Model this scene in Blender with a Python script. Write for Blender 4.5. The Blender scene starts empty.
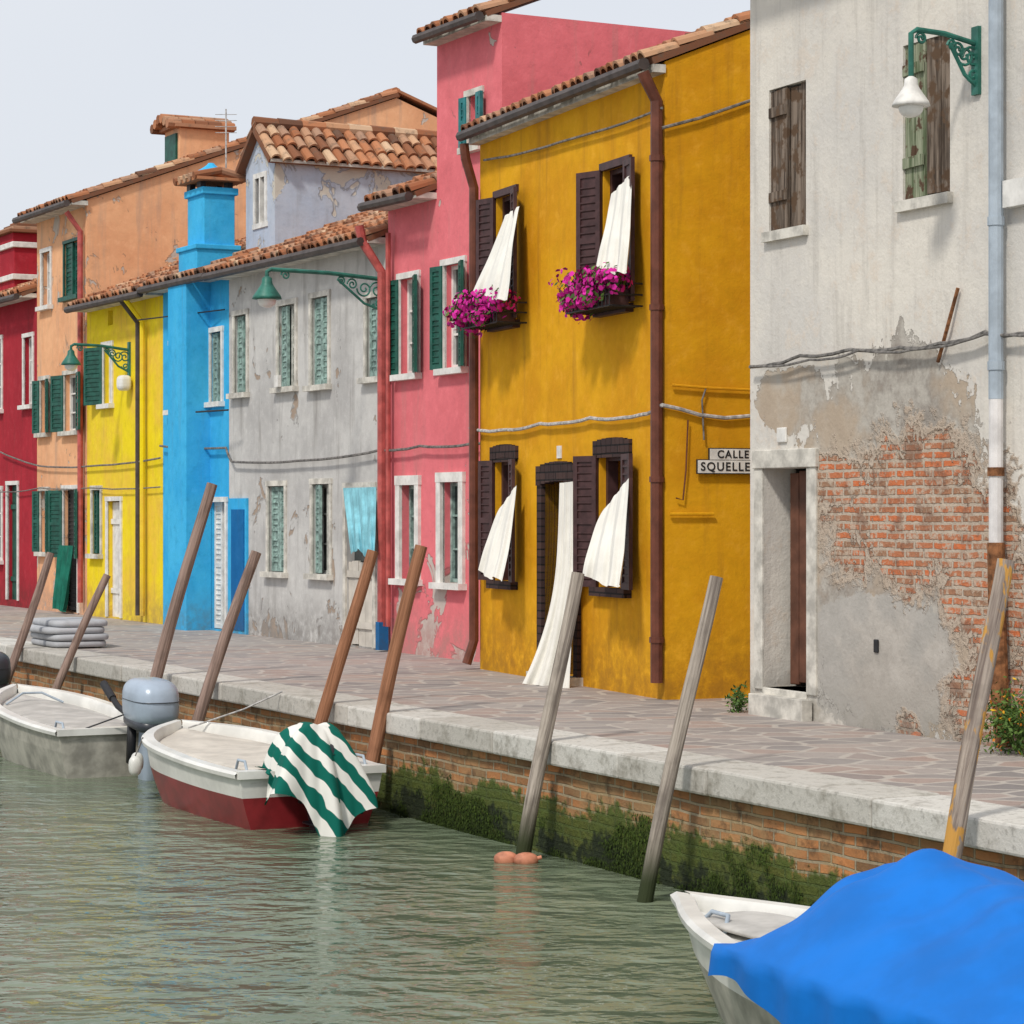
import bpy, math, random, bmesh
from mathutils import Vector, Matrix
random.seed(7)
R_=random.random
def rj(a): return (random.random()*2-1)*a
FPX=2500.0; CAMH=1.64; WATER=-0.82
CAM=Vector((0,0,CAMH)); Z=Vector((0,0,1))
# ---- survey helpers: bearings measured from the viewpoint, intersected with real planes ----
def ray(px,py): return Vector(((px-512)/FPX,1.0,-(py-512)/FPX))
def ground(px,py,z=0.0):
    r=ray(px,py); return CAM+r*((z-CAMH)/r.z)
class Frame:
    def __init__(s,P0,P1):
        s.o=Vector((P0.x,P0.y,0)); d=P1-P0; d.z=0; s.L=d.length; s.e=d.normalized()
        s.n=Vector((s.e.y,-s.e.x,0))
    def P(s,u,w,z): return s.o+s.e*u+s.n*w+Z*z
    def hit(s,px,py,w=0.0):
        r=ray(px,py); k=s.n.dot(s.o+s.n*w-CAM)/s.n.dot(r); p=CAM+r*k
        return ((p-s.o).dot(s.e),p.z)
    def pt(s,px,py,w=0.0):
        u,z=s.hit(px,py,w); return s.P(u,w,z)
    def u(s,px,w=0.0): return s.hit(px,512,w)[0]
    def rect(s,x0,x1,yt,yb,w=0.0):
        m=(x0+x1)/2; return (s.u(x0,w),s.u(x1,w),s.hit(m,yb,w)[1],s.hit(m,yt,w)[1])
    def wfor(s,u,px):
        p=(px-512)/FPX; a=s.o+s.e*u
        return (p*a.y-a.x)/(s.n.x-p*s.n.y)
FL=Frame(ground(0,605),ground(478,662))
FO=Frame(ground(480,669),ground(665,700))
FW=Frame(ground(750,712),ground(1024,751))
FK=Frame(ground(0,645),ground(1024,828))

# ---------------- materials ----------------
class G:
    def __init__(s,name,rough=0.8,spec=0.3):
        s.m=bpy.data.materials.new(name); s.m.use_nodes=True; s.nt=s.m.node_tree
        s.b=s.nt.nodes['Principled BSDF']; s.b.inputs['Roughness'].default_value=rough
        s.b.inputs['Specular IOR Level'].default_value=spec
        s.pos=s.nt.nodes.new('ShaderNodeNewGeometry').outputs['Position']
    def put(s,sock,v):
        if v is None: return
        if isinstance(v,bpy.types.NodeSocket): s.nt.links.new(v,sock)
        elif isinstance(v,(tuple,list)) and len(v)==3 and sock.type=='RGBA': sock.default_value=(*v,1)
        else: sock.default_value=v
    def n(s,t,ins=None,**at):
        nd=s.nt.nodes.new(t)
        for k,v in at.items(): setattr(nd,k,v)
        for k,v in (ins or {}).items(): s.put(nd.inputs[k],v)
        return nd
    def noise(s,scale,detail=4,rough=0.6,vec=None,dist=0.0):
        return s.n('ShaderNodeTexNoise',{'Vector':vec or s.pos,'Scale':scale,'Detail':min(detail,4.0),'Roughness':rough,'Distortion':dist}).outputs['Fac']
    def mapv(s,scale,vec=None,rot=(0,0,0)):
        return s.n('ShaderNodeMapping',{'Vector':vec or s.pos,'Scale':scale,'Rotation':rot}).outputs[0]
    def math(s,op,a,b=None,c=None,clamp=False):
        nd=s.nt.nodes.new('ShaderNodeMath'); nd.operation=op; nd.use_clamp=clamp
        for i,v in enumerate((a,b,c)): s.put(nd.inputs[i],v)
        return nd.outputs[0]
    def ss(s,x,a,b,lo=0.0,hi=1.0):
        return s.n('ShaderNodeMapRange',{'Value':x,'From Min':a,'From Max':b,'To Min':lo,'To Max':hi},interpolation_type='SMOOTHSTEP').outputs[0]
    def mix(s,f,a,b,blend='MIX'):
        return s.n('ShaderNodeMixRGB',{'Fac':f,'Color1':a,'Color2':b},blend_type=blend).outputs[0]
    def dot(s,v,vec=None):
        return s.n('ShaderNodeVectorMath',{0:vec or s.pos,1:tuple(v)},operation='DOT_PRODUCT').outputs['Value']
    def sep(s,i): return s.n('ShaderNodeSeparateXYZ',{0:s.pos}).outputs[i]
    def comb(s,x,y,z=0.0): return s.n('ShaderNodeCombineXYZ',{0:x,1:y,2:z}).outputs[0]
    def rnd(s): return s.n('ShaderNodeAttribute',attribute_name='rnd').outputs['Fac']
    def bump(s,h,st=0.4,dist=0.02):
        s.put(s.b.inputs['Normal'],s.n('ShaderNodeBump',{'Height':h,'Strength':st,'Distance':dist}).outputs[0])
    def col(s,c): s.put(s.b.inputs['Base Color'],c); return s
    def brick(s,vec,c1,c2,mo,w=0.26,h=0.075,ms=0.009):
        return s.n('ShaderNodeTexBrick',{'Vector':vec,'Color1':c1,'Color2':c2,'Mortar':mo,'Scale':1.0,'Mortar Size':ms,'Mortar Smooth':0.3,'Bias':0.0,'Brick Width':w,'Row Height':h})

def plain(name,c,rough=0.6,var=0.15,scale=6,spec=0.3,metal=0.0,bump=0.1):
    g=G(name,rough,spec); f=g.noise(scale,4)
    f=g.ss(f,0.3,0.7)
    g.col(g.mix(f,tuple(x*(1-var) for x in c),tuple(min(1,x*(1+var)) for x in c)))
    g.b.inputs['Metallic'].default_value=metal
    if bump>=0.2: g.bump(g.noise(scale*6,3),bump,0.01)
    return g.m

def stucco(name,base,alt,dirt,peelc=None,peel=0.66,low=0.5,streak=0.45,grime=0.8,gh=0.7):
    g=G(name,0.9,0.15); z=g.sep(2)
    big=g.noise(0.9,4,0.68); fine=g.noise(6.0,4,0.72)
    c=g.mix(g.ss(big,0.35,0.68),base,alt)
    c=g.mix(g.ss(fine,0.48,0.78,0,0.5),c,tuple(x*0.68 for x in base))
    c=g.mix(g.ss(fine,0.5,0.25,0,0.28),c,tuple(min(1,x*1.25+.05) for x in base))
    st=g.ss(g.noise(1.0,4,0.68,g.mapv((5,5,0.45))),0.5,0.76,0,streak)
    c=g.mix(st,c,dirt)
    h=None
    if peelc:
        pn=g.noise(1.5,4,0.7,dist=0.5)
        pn=g.math('ADD',pn,g.ss(z,2.2,0.0,0,0.16*low))
        pm=g.ss(pn,peel,peel+0.02)
        pc=g.mix(fine,peelc,tuple(x*0.7 for x in peelc))
        edge=g.math('SUBTRACT',g.ss(pn,peel-0.015,peel),pm,clamp=True)
        c=g.mix(pm,c,pc); c=g.mix(g.math('MULTIPLY',edge,0.5),c,tuple(x*0.45 for x in dirt)); h=pm
    gn=g.math('MULTIPLY',g.ss(z,gh,0.0),g.ss(fine,0.25,0.65))
    c=g.mix(g.math('MULTIPLY',gn,grime),c,dirt)
    g.col(c)
    hh=g.math('MULTIPLY',g.noise(26,4,0.7),0.5); hh=g.math('ADD',hh,fine)
    if h is not None: hh=g.math('SUBTRACT',hh,h)
    g.bump(hh,0.5,0.012)
    return g.m

M={}
M['ochre']=stucco('ochre_plaster',(0.74,0.375,0.012),(0.62,0.28,0.010),(0.34,0.155,0.02),streak=0.5,grime=0.75,gh=0.9)
M['pink']=stucco('pink_plaster',(0.75,0.185,0.21),(0.66,0.155,0.175),(0.42,0.22,0.20),peelc=(0.60,0.52,0.47),peel=0.66,low=0.9)
M['grey']=stucco('grey_plaster',(0.56,0.55,0.53),(0.42,0.41,0.40),(0.24,0.225,0.21),peelc=(0.42,0.33,0.26),peel=0.65,low=0.6,streak=0.7)
M['blue']=stucco('blue_plaster',(0.035,0.38,0.72),(0.06,0.46,0.78),(0.10,0.25,0.36),streak=0.35)
M['blued']=stucco('deep_blue_plaster',(0.008,0.12,0.33),(0.012,0.15,0.38),(0.04,0.10,0.2),streak=0.3)
M['lemon']=stucco('lemon_plaster',(0.84,0.66,0.015),(0.80,0.52,0.06),(0.45,0.30,0.08),streak=0.4)
M['peach']=stucco('peach_plaster',(0.82,0.45,0.245),(0.72,0.36,0.19),(0.42,0.29,0.22),peelc=(0.60,0.52,0.45),peel=0.61,low=0.2,streak=0.65)
M['red']=stucco('crimson_plaster',(0.40,0.025,0.04),(0.33,0.02,0.033),(0.16,0.03,0.03),streak=0.4)
M['attic']=stucco('pale_blue_plaster',(0.42,0.49,0.60),(0.49,0.53,0.60),(0.30,0.30,0.30),peelc=(0.64,0.60,0.52),peel=0.58,low=0,streak=0.4)
M['stone']=plain('istrian_stone',(0.55,0.525,0.47),0.8,0.3,6,bump=0.3)
M['white']=plain('white_paint',(0.70,0.685,0.65),0.6,0.16,8)
M['green']=plain('green_shutter_paint',(0.012,0.085,0.062),0.5,0.3,9)
M['teal']=plain('teal_shutter_paint',(0.02,0.16,0.17),0.5,0.3,9)
M['palegreen']=plain('weathered_green_paint',(0.23,0.33,0.30),0.7,0.45,14)
M['palegrey']=plain('weathered_grey_wood',(0.42,0.42,0.38),0.8,0.3,14)
M['brown']=plain('brown_shutter_paint',(0.06,0.028,0.028),0.5,0.3,9)
M['brownpipe']=plain('brown_pipe_paint',(0.13,0.042,0.025),0.45,0.25,6)
M['door']=plain('brown_door_paint',(0.12,0.05,0.03),0.5,0.3,6)
M['redpipe']=plain('red_pipe_paint',(0.42,0.09,0.08),0.5,0.3,6)
M['greypipe']=plain('grey_pipe_paint',(0.36,0.42,0.48),0.5,0.15,6)
M['whitepipe']=plain('white_pipe_paint',(0.66,0.64,0.63),0.6,0.15,6)
M['rust']=plain('rusty_iron',(0.20,0.085,0.035),0.85,0.6,14,bump=0.4)
M['dark']=plain('dark_iron',(0.02,0.02,0.022),0.5,0.2)
M['gutter']=plain('gutter_metal',(0.07,0.055,0.05),0.5,0.3)
M['cable']=plain('cable_rubber',(0.16,0.15,0.14),0.7,0.5,20)
M['cablew']=plain('cable_pale',(0.42,0.41,0.40),0.7,0.4,20)
M['lampg']=plain('lamp_green_paint',(0.03,0.15,0.115),0.45,0.3)
M['glasslamp']=plain('frosted_glass',(0.75,0.75,0.72),0.2,0.03)
M['cloth']=plain('white_cotton',(0.76,0.745,0.69),0.95,0.06,4)
M['clothblue']=plain('pale_blue_cotton',(0.22,0.50,0.58),0.95,0.25,5)
M['clothgreen']=plain('green_cotton',(0.01,0.13,0.09),0.95,0.25,5)
M['cushion']=plain('grey_cushion_fabric',(0.40,0.41,0.43),0.95,0.1,5)
M['orangebuoy']=plain('faded_orange_plastic',(0.50,0.20,0.12),0.6,0.35,10)
g=G('window_glass',0.08,0.6); g.col(g.mix(g.noise(2),(0.015,0.02,0.02),(0.05,0.06,0.06))); M['glass']=g.m
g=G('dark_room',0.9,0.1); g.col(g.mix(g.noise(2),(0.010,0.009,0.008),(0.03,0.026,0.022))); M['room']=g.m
g=G('weathered_planks',0.9,0.1)
f=g.noise(1,4,0.7,g.mapv((22,22,1.2)))
c=g.mix(g.ss(f,0.35,0.65),(0.06,0.045,0.035),(0.24,0.19,0.15)); g.col(g.mix(g.ss(g.noise(7,4),0.5,0.6),c,(0.11,0.07,0.045))); g.bump(f,0.5,0.01); M['planks']=g.m
g=G('weathered_green_planks',0.9,0.1)
f=g.noise(1,4,0.7,g.mapv((22,22,1.5)))
c=g.mix(g.ss(f,0.35,0.65),(0.10,0.13,0.07),(0.32,0.34,0.24)); g.col(g.mix(g.ss(g.noise(7,4),0.52,0.6),c,(0.10,0.06,0.04))); g.bump(f,0.5,0.01); M['gplanks']=g.m
def wood(name,c1,c2,paint=None,pt=0.55):
    g=G(name,0.85,0.15); zz=g.sep(2)
    lean=g.n('ShaderNodeVectorMath',{0:tuple(-FK.n*0.27)},operation='SCALE'); g.put(lean.inputs['Scale'],zz)
    al=g.n('ShaderNodeVectorMath',{0:g.pos,1:lean.outputs[0]},operation='SUBTRACT').outputs[0]   # grain follows the lean of the shaft
    f=g.noise(1,4,0.7,g.mapv((32,32,1.1),al))
    c=g.mix(g.ss(f,0.32,0.66),c1,c2); c=g.mix(g.ss(g.noise(3,4),0.5,0.75,0,0.5),c,tuple(x*.5 for x in c1))
    if paint: c=g.mix(g.ss(g.noise(4,4,0.7,g.mapv((1.5,1.5,.6))),pt,pt+.05),c,paint)
    c=g.mix(g.ss(zz,WATER+0.5,WATER+0.1),c,(0.035,0.045,0.02))
    g.col(c); g.bump(f,0.7,0.012); return g.m
M['polegrey']=wood('weathered_grey_pole',(0.17,0.14,0.12),(0.46,0.40,0.34))
M['polebrown']=wood('brown_pole',(0.19,0.085,0.045),(0.36,0.17,0.095))
M['poledk']=wood('dark_taupe_pole',(0.16,0.11,0.09),(0.34,0.24,0.20))
M['polepaint']=wood('painted_pole',(0.17,0.13,0.11),(0.42,0.35,0.29),(0.55,0.29,0.07),0.52)
# terracotta
g=G('terracotta_tiles',0.9,0.15); r=g.rnd()
cr=g.n('ShaderNodeValToRGB',{'Fac':r}); e=cr.color_ramp
e.elements[0].color=(0.14,0.07,0.045,1); e.elements[1].color=(0.58,0.40,0.26,1)
for p,cc in ((0.3,(0.32,0.125,0.06)),(0.5,(0.46,0.20,0.10)),(0.65,(0.36,0.22,0.15)),(0.82,(0.50,0.27,0.15))):
    x=e.elements.new(p); x.color=(*cc,1)
c=g.mix(g.ss(g.noise(7,4,0.7),0.5,0.75,0,0.8),cr.outputs[0],(0.13,0.10,0.075)); g.col(c); M['tile']=g.m
# dark bricks
g=G('dark_brick_trim',0.8,0.2); hv=g.comb(g.dot(FO.e+FO.n),g.sep(2))
b=g.brick(hv,(0.04,0.025,0.025),(0.07,0.04,0.035),(0.012,0.01,0.01)); g.col(b.outputs[0]); g.bump(b.outputs['Fac'],-0.5,0.01); M['dbrick']=g.m
# quay brick
g=G('quay_brick',0.85,0.25); wz=g.sep(2); warp=g.math('MULTIPLY',g.noise(1.5,2),0.05)
uK=g.math('SUBTRACT',g.dot(FK.e),FK.o.dot(FK.e))
hv=g.comb(g.dot(FK.e+FK.n),g.math('ADD',wz,warp))
b=g.brick(hv,(0.52,0.29,0.14),(0.29,0.19,0.11),(0.40,0.35,0.27),0.25,0.07,0.011)
nA=g.noise(1.3,4,0.72); nB=g.noise(8,4,0.7)
c=g.mix(g.ss(nA,0.45,0.62,0,0.75),b.outputs[0],(0.42,0.33,0.20))
c=g.mix(g.ss(nB,0.48,0.72,0,0.75),c,(0.11,0.085,0.06))
c=g.mix(0.6,c,b.outputs[0],'OVERLAY')
gr=g.math('ADD',g.ss(wz,-0.20,-0.78),g.math('MULTIPLY',g.math('SUBTRACT',g.noise(1.9,4,0.8),0.5),1.5))
gr=g.math('ADD',gr,g.math('MULTIPLY',g.math('SUBTRACT',nB,0.5),0.5))
patch=g.math('MULTIPLY',g.ss(uK,FK.u(350),FK.u(400),-0.10,0.26),g.ss(uK,FK.u(900),FK.u(760),0.3,1.0))
gr=g.math('ADD',gr,patch)
c=g.mix(g.ss(gr,0.50,0.74,0,0.93),c,g.mix(nB,(0.035,0.055,0.012),(0.10,0.15,0.025)))
c=g.mix(g.ss(gr,1.05,1.25),c,(0.02,0.028,0.012))
g.col(c); hh=g.math('ADD',g.math('MULTIPLY',b.outputs['Fac'],-1.0),nB); hh=g.math('ADD',hh,g.math('MULTIPLY',g.ss(gr,0.5,0.75),g.math('MULTIPLY',g.noise(24,4,0.7),1.5))); g.bump(hh,0.9,0.02); M['qbrick']=g.m
# kerb
g=G('white_kerb_stone',0.75,0.3)
c=g.mix(g.rnd(),(0.46,0.435,0.39),(0.62,0.60,0.555)); c=g.mix(g.ss(g.noise(3,4,0.78),0.48,0.7,0,0.75),c,(0.24,0.22,0.18))
n25=g.noise(22,4,0.7); c=g.mix(g.ss(n25,0.52,0.68,0,0.45),c,(0.16,0.15,0.13)); g.col(c); g.bump(n25,0.5,0.015); M['kerb']=g.m
# paving
g=G('trachyte_paving',0.7,0.35)
wv=g.n('ShaderNodeTexNoise',{'Vector':g.pos,'Scale':2.6,'Detail':1}).outputs['Color']
wv=g.n('ShaderNodeVectorMath',{0:wv,1:(0.12,0.12,0)},operation='MULTIPLY').outputs[0]
pv=g.n('ShaderNodeVectorMath',{0:g.pos,1:wv},operation='ADD').outputs[0]
pv=g.mapv((2.6,3.4,1),pv,(0,0,math.radians(35)))
ve=g.n('ShaderNodeTexVoronoi',{'Vector':pv,'Scale':1.0,'Randomness':0.8},feature='DISTANCE_TO_EDGE',voronoi_dimensions='2D').outputs['Distance']
vc=g.n('ShaderNodeTexVoronoi',{'Vector':pv,'Scale':1.0,'Randomness':0.8},feature='F1',voronoi_dimensions='2D').outputs['Color']
rr=g.n('ShaderNodeSeparateXYZ',{0:vc}).outputs[0]; r2=g.n('ShaderNodeSeparateXYZ',{0:vc}).outputs[1]
c=g.mix(rr,(0.22,0.20,0.195),(0.36,0.315,0.29)); c=g.mix(g.ss(r2,0.55,0.95,0,0.8),c,(0.37,0.27,0.23))
n12=g.noise(12,4,0.72); c=g.mix(g.ss(n12,0.48,0.75,0,0.55),c,(0.16,0.145,0.135))
jn=g.ss(g.math('ADD',ve,g.math('MULTIPLY',g.math('SUBTRACT',n12,0.5),0.08)),0.085,0.04)
c=g.mix(g.math('MULTIPLY',jn,0.75),c,(0.48,0.44,0.39))
c=g.mix(g.ss(g.noise(0.5,3),0.42,0.62,0,0.3),c,(0.42,0.39,0.36)); g.col(c)
g.bump(g.math('ADD',g.math('MULTIPLY',jn,-0.5),n12),0.4,0.01); M['paving']=g.m
# water
g=G('canal_water',0.10,0.5); g.b.inputs['IOR'].default_value=1.33
g.col(g.mix(g.ss(g.noise(0.6,3),0.35,0.65),(0.125,0.16,0.105),(0.175,0.21,0.14)))
n1=g.noise(1.0,2,0.5,g.mapv((1.8,2.4,1),rot=(0,0,math.radians(10))),0.4); n2=g.noise(1.0,2,0.5,g.mapv((5.5,7,1),rot=(0,0,math.radians(-14))),0.3)
hh=g.math('ADD',g.math('MULTIPLY',n1,1.2),g.math('MULTIPLY',n2,0.5))
g.bump(hh,1.0,0.07); M['water']=g.m
M['mud']=plain('canal_bed_mud',(0.10,0.09,0.06),0.95,0.3,1)
# white house plaster
g=G('peeling_white_plaster',0.9,0.15); z=g.sep(2)
u=g.math('SUBTRACT',g.dot(FW.e),FW.o.dot(FW.e))
def field(px,py,rx,ry):
    uc,zc=FW.hit(px,py); du=abs(FW.u(px+rx)-FW.u(px-rx))/2; dz=abs(FW.hit(px,py-ry)[1]-zc)
    a=g.math('DIVIDE',g.math('SUBTRACT',u,uc),du); b_=g.math('DIVIDE',g.math('SUBTRACT',z,zc),dz)
    q=g.math('ADD',g.math('MULTIPLY',a,a),g.math('MULTIPLY',b_,b_))
    return g.math('SUBTRACT',1.0,q)
nA=g.noise(0.8,4,0.68); nS=g.noise(1,4,0.72,g.mapv((6,6,0.5))); nM=g.noise(3.2,4,0.78); nF=g.noise(11,4,0.75)
c=g.mix(g.ss(nA,0.35,0.65),(0.70,0.66,0.59),(0.60,0.575,0.535))
c=g.mix(g.ss(nS,0.48,0.72,0,0.42),c,(0.38,0.355,0.32))
c=g.mix(g.ss(nM,0.52,0.68,0,0.40),c,(0.67,0.555,0.44))
c=g.mix(g.ss(nF,0.55,0.72,0,0.30),c,(0.42,0.39,0.35))
nz=g.math('MULTIPLY',g.math('SUBTRACT',g.noise(1.7,4,0.75,dist=0.6),0.5),5.0)
nz=g.math('ADD',nz,g.math('MULTIPLY',g.math('SUBTRACT',nF,0.5),2.4))
cem=g.math('MAXIMUM',field(890,500,100,155),g.math('MAXIMUM',field(930,640,150,110),field(790,400,40,35)))
cm=g.ss(g.math('ADD',cem,g.math('MULTIPLY',nz,0.45)),0.0,0.05)
cc=g.mix(g.ss(nM,0.35,0.65),(0.47,0.44,0.39),(0.28,0.25,0.22))
cc=g.mix(g.ss(nA,0.46,0.58,0,0.7),cc,(0.48,0.38,0.28))
c=g.mix(cm,c,cc)
smooth=g.ss(g.math('ADD',field(880,665,85,75),g.math('MULTIPLY',nz,0.25)),0.0,0.05)
c=g.mix(g.math('MULTIPLY',smooth,0.8),c,g.mix(g.ss(nM,.3,.7),(0.34,0.325,0.30),(0.49,0.47,0.435)))
bf=g.math('MAXIMUM',field(905,505,98,90),g.math('MAXIMUM',field(985,575,50,125),g.math('MAXIMUM',field(985,715,50,70),g.math('MAXIMUM',field(908,745,16,35),field(845,482,48,32)))))
bfn=g.math('ADD',bf,g.math('MULTIPLY',nz,0.58))
bm=g.ss(bfn,0.26,0.38); be=g.ss(bfn,-0.15,0.2)
hv=g.comb(g.math('ADD',u,g.math('MULTIPLY',nM,0.06)),g.math('ADD',z,g.math('MULTIPLY',nM,0.05)))
b=g.brick(hv,(0.60,0.17,0.065),(0.32,0.19,0.12),(0.48,0.40,0.32),0.24,0.066,0.014)
bc=g.mix(g.ss(nF,0.49,0.60,0,0.85),b.outputs[0],(0.50,0.41,0.32)); bc=g.mix(g.ss(nM,0.49,0.64,0,0.7),bc,(0.22,0.11,0.07))
c=g.mix(be,c,g.mix(nF,(0.58,0.49,0.40),(0.36,0.28,0.21))); c=g.mix(bm,c,bc)
gn=g.math('MULTIPLY',g.ss(z,0.5,0.0),g.ss(nM,0.3,0.65)); c=g.mix(g.math('MULTIPLY',gn,0.6),c,(0.22,0.21,0.18))
g.col(c)
hh=g.math('ADD',g.math('MULTIPLY',nF,0.35),g.math('MULTIPLY',nM,0.6))
hh=g.math('ADD',hh,g.math('MULTIPLY',g.math('MULTIPLY',nF,be),0.9))
hh=g.math('SUBTRACT',hh,g.math('MULTIPLY',cm,0.7)); hh=g.math('SUBTRACT',hh,g.math('MULTIPLY',bm,1.6)); hh=g.math('SUBTRACT',hh,g.math('MULTIPLY',g.math('MULTIPLY',b.outputs['Fac'],bm),0.9))
g.bump(hh,0.75,0.025); M['whitep']=g.m
# boats
M['gel']=plain('white_gelcoat',(0.70,0.69,0.65),0.35,0.12,3,spec=0.5)
M['gelold']=plain('aged_gelcoat',(0.40,0.38,0.33),0.45,0.35,4,spec=0.4)
M['redhull']=plain('red_hull_paint',(0.25,0.02,0.025),0.35,0.25,4,spec=0.5)
M['deck']=plain('cream_deck_cover',(0.56,0.52,0.46),0.85,0.14,4)
M['deckg']=plain('grey_deck_cover',(0.46,0.44,0.41),0.85,0.18,4)
M['cowl']=plain('silver_cowling',(0.36,0.43,0.52),0.3,0.08,4,spec=0.6,metal=0.1,bump=0)
M['cowld']=plain('dark_cowling',(0.03,0.035,0.045),0.35,0.1,4,spec=0.6,bump=0)
M['black']=plain('black_rubber',(0.025,0.025,0.028),0.5,0.2)
M['tarp']=plain('blue_tarpaulin',(0.0,0.15,0.56),0.6,0.12,2.5,spec=0.3)
g=G('striped_cloth',0.85,0.15)
a=g.math('SINE',g.math('MULTIPLY',g.math('ADD',g.dot((0.75,0.1,0.65)),g.math('MULTIPLY',g.noise(3,2),0.17)),40.0))
g.col(g.mix(g.ss(a,-0.08,0.08),(0.74,0.73,0.68),(0.004,0.12,0.09))); M['stripe']=g.m
g=G('petunia_petals',0.7,0.2); g.col(g.mix(g.rnd(),(0.36,0.005,0.15),(0.74,0.03,0.40))); M['petal']=g.m
g=G('orange_petals',0.7,0.2); g.col(g.mix(g.rnd(),(0.7,0.45,0.02),(0.6,0.08,0.02))); M['petal2']=g.m
g=G('leaves',0.6,0.3); g.col(g.mix(g.rnd(),(0.03,0.07,0.012),(0.11,0.19,0.035))); M['leaf']=g.m
g=G('algae',0.85,0.15); g.col(g.mix(g.rnd(),(0.018,0.030,0.008),(0.085,0.13,0.02))); M['algae']=g.m

# ---------------- mesh builder ----------------
class MB:
    def __init__(s): s.v=[];s.f=[];s.m=[];s.r=[];s.mats=[]; s.cr=0.5
    def mi(s,mat):
        if isinstance(mat,str): mat=M[mat]
        if mat not in s.mats: s.mats.append(mat)
        return s.mats.index(mat)
    def face(s,pts,mat):
        k=len(s.v); s.v+= [Vector(p) for p in pts]; s.f.append(tuple(range(k,k+len(pts)))); s.m.append(s.mi(mat)); s.r.append(s.cr)
    def grid(s,rows,mat,closed=False):
        k=len(s.v); nr=len(rows); nc=len(rows[0])
        for r in rows: s.v+=[Vector(p) for p in r]
        i_=s.mi(mat)
        for i in range(nr-1):
            for j in range(nc if closed else nc-1):
                j2=(j+1)%nc
                s.f.append((k+i*nc+j,k+i*nc+j2,k+(i+1)*nc+j2,k+(i+1)*nc+j)); s.m.append(i_); s.r.append(s.cr)
    def obox(s,O,A,B,C,mat):
        k=len(s.v); s.v+=[O,O+A,O+A+B,O+B,O+C,O+A+C,O+A+B+C,O+B+C]
        for f in ((0,3,2,1),(4,5,6,7),(0,1,5,4),(1,2,6,5),(2,3,7,6),(3,0,4,7)):
            s.f.append(tuple(k+i for i in f)); s.m.append(s.mi(mat)); s.r.append(s.cr)
    def fbox(s,F,u0,u1,w0,w1,z0,z1,mat):
        s.obox(F.P(u0,w0,z0),F.e*(u1-u0),F.n*(w1-w0),Z*(z1-z0),mat)
    def tube(s,pts,r,mat,seg=8,r1=None):
        pts=[Vector(p) for p in pts]; rows=[]; n=len(pts); ref=None
        for i,p in enumerate(pts):
            t=(pts[min(i+1,n-1)]-pts[max(i-1,0)]).normalized()
            if ref is None: ref=Vector((0,0,1)) if abs(t.z)<0.9 else Vector((1,0,0))
            a=(ref-t*ref.dot(t)).normalized(); b=t.cross(a); ref=a
            rr=r if r1 is None else r+(r1-r)*i/(n-1)
            rows.append([p+(a*math.cos(q*2*math.pi/seg)+b*math.sin(q*2*math.pi/seg))*rr for q in range(seg)])
        s.grid(rows,mat,True); s.face(rows[0][::-1],mat); s.face(rows[-1],mat)
    def sup(s,c,ax,ay,az,mat,p=0.5,nu=20,nv=12):
        rows=[]; sg=lambda x,e: math.copysign(abs(x)**e,x)
        for i in range(nv+1):
            ph=-math.pi/2+math.pi*i/nv; row=[]
            for j in range(nu):
                th=2*math.pi*j/nu
                row.append(c+ax*(sg(math.cos(ph),p)*sg(math.cos(th),p))+ay*(sg(math.cos(ph),p)*sg(math.sin(th),p))+az*sg(math.sin(ph),p))
            rows.append(row)
        s.grid(rows,mat,True)
    def obj(s,name,parent=None,smooth=False,bevel=0,fix=True):
        me=bpy.data.meshes.new(name); me.from_pydata([tuple(v) for v in s.v],[],s.f)
        for m in s.mats: me.materials.append(m)
        me.polygons.foreach_set('material_index',s.m)
        at=me.attributes.new('rnd','FLOAT','FACE'); at.data.foreach_set('value',s.r)
        if fix:
            bm=bmesh.new(); bm.from_mesh(me); bmesh.ops.recalc_face_normals(bm,faces=bm.faces); bm.to_mesh(me); bm.free()
        if smooth: me.polygons.foreach_set('use_smooth',[True]*len(me.polygons))
        me.update()
        o=bpy.data.objects.new(name,me); bpy.context.scene.collection.objects.link(o)
        if parent: o.parent=parent
        if bevel:
            b=o.modifiers.new('bevel','BEVEL'); b.width=bevel; b.segments=2; b.limit_method='ANGLE'
        return o
def empty(name,mat=None):
    o=bpy.data.objects.new(name,None); bpy.context.scene.collection.objects.link(o)
    if mat is not None: o.matrix_world=mat
    return o

# ---------------- architecture ----------------
def wall(mb,F,u0,u1,z0,z1,ops,mat,w=0.0,dep=0.16,rev=None):
    us=sorted({u0,u1}|{x for o in ops for x in o[:2] if u0<x<u1}); zs=sorted({z0,z1}|{x for o in ops for x in o[2:4] if z0<x<z1})
    for i in range(len(us)-1):
        for j in range(len(zs)-1):
            cu=(us[i]+us[i+1])/2; cz=(zs[j]+zs[j+1])/2
            if any(o[0]<cu<o[1] and o[2]<cz<o[3] for o in ops): continue
            mb.face([F.P(us[i],w,zs[j]),F.P(us[i+1],w,zs[j]),F.P(us[i+1],w,zs[j+1]),F.P(us[i],w,zs[j+1])],mat)
    for a,b,c,d in ops:
        rv=rev or mat
        for (p,q) in (((a,c),(a,d)),((b,c),(b,d)),((a,c),(b,c)),((a,d),(b,d))):
            mb.face([F.P(p[0],w,p[1]),F.P(q[0],w,q[1]),F.P(q[0],w-dep,q[1]),F.P(p[0],w-dep,p[1])],rv)
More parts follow.
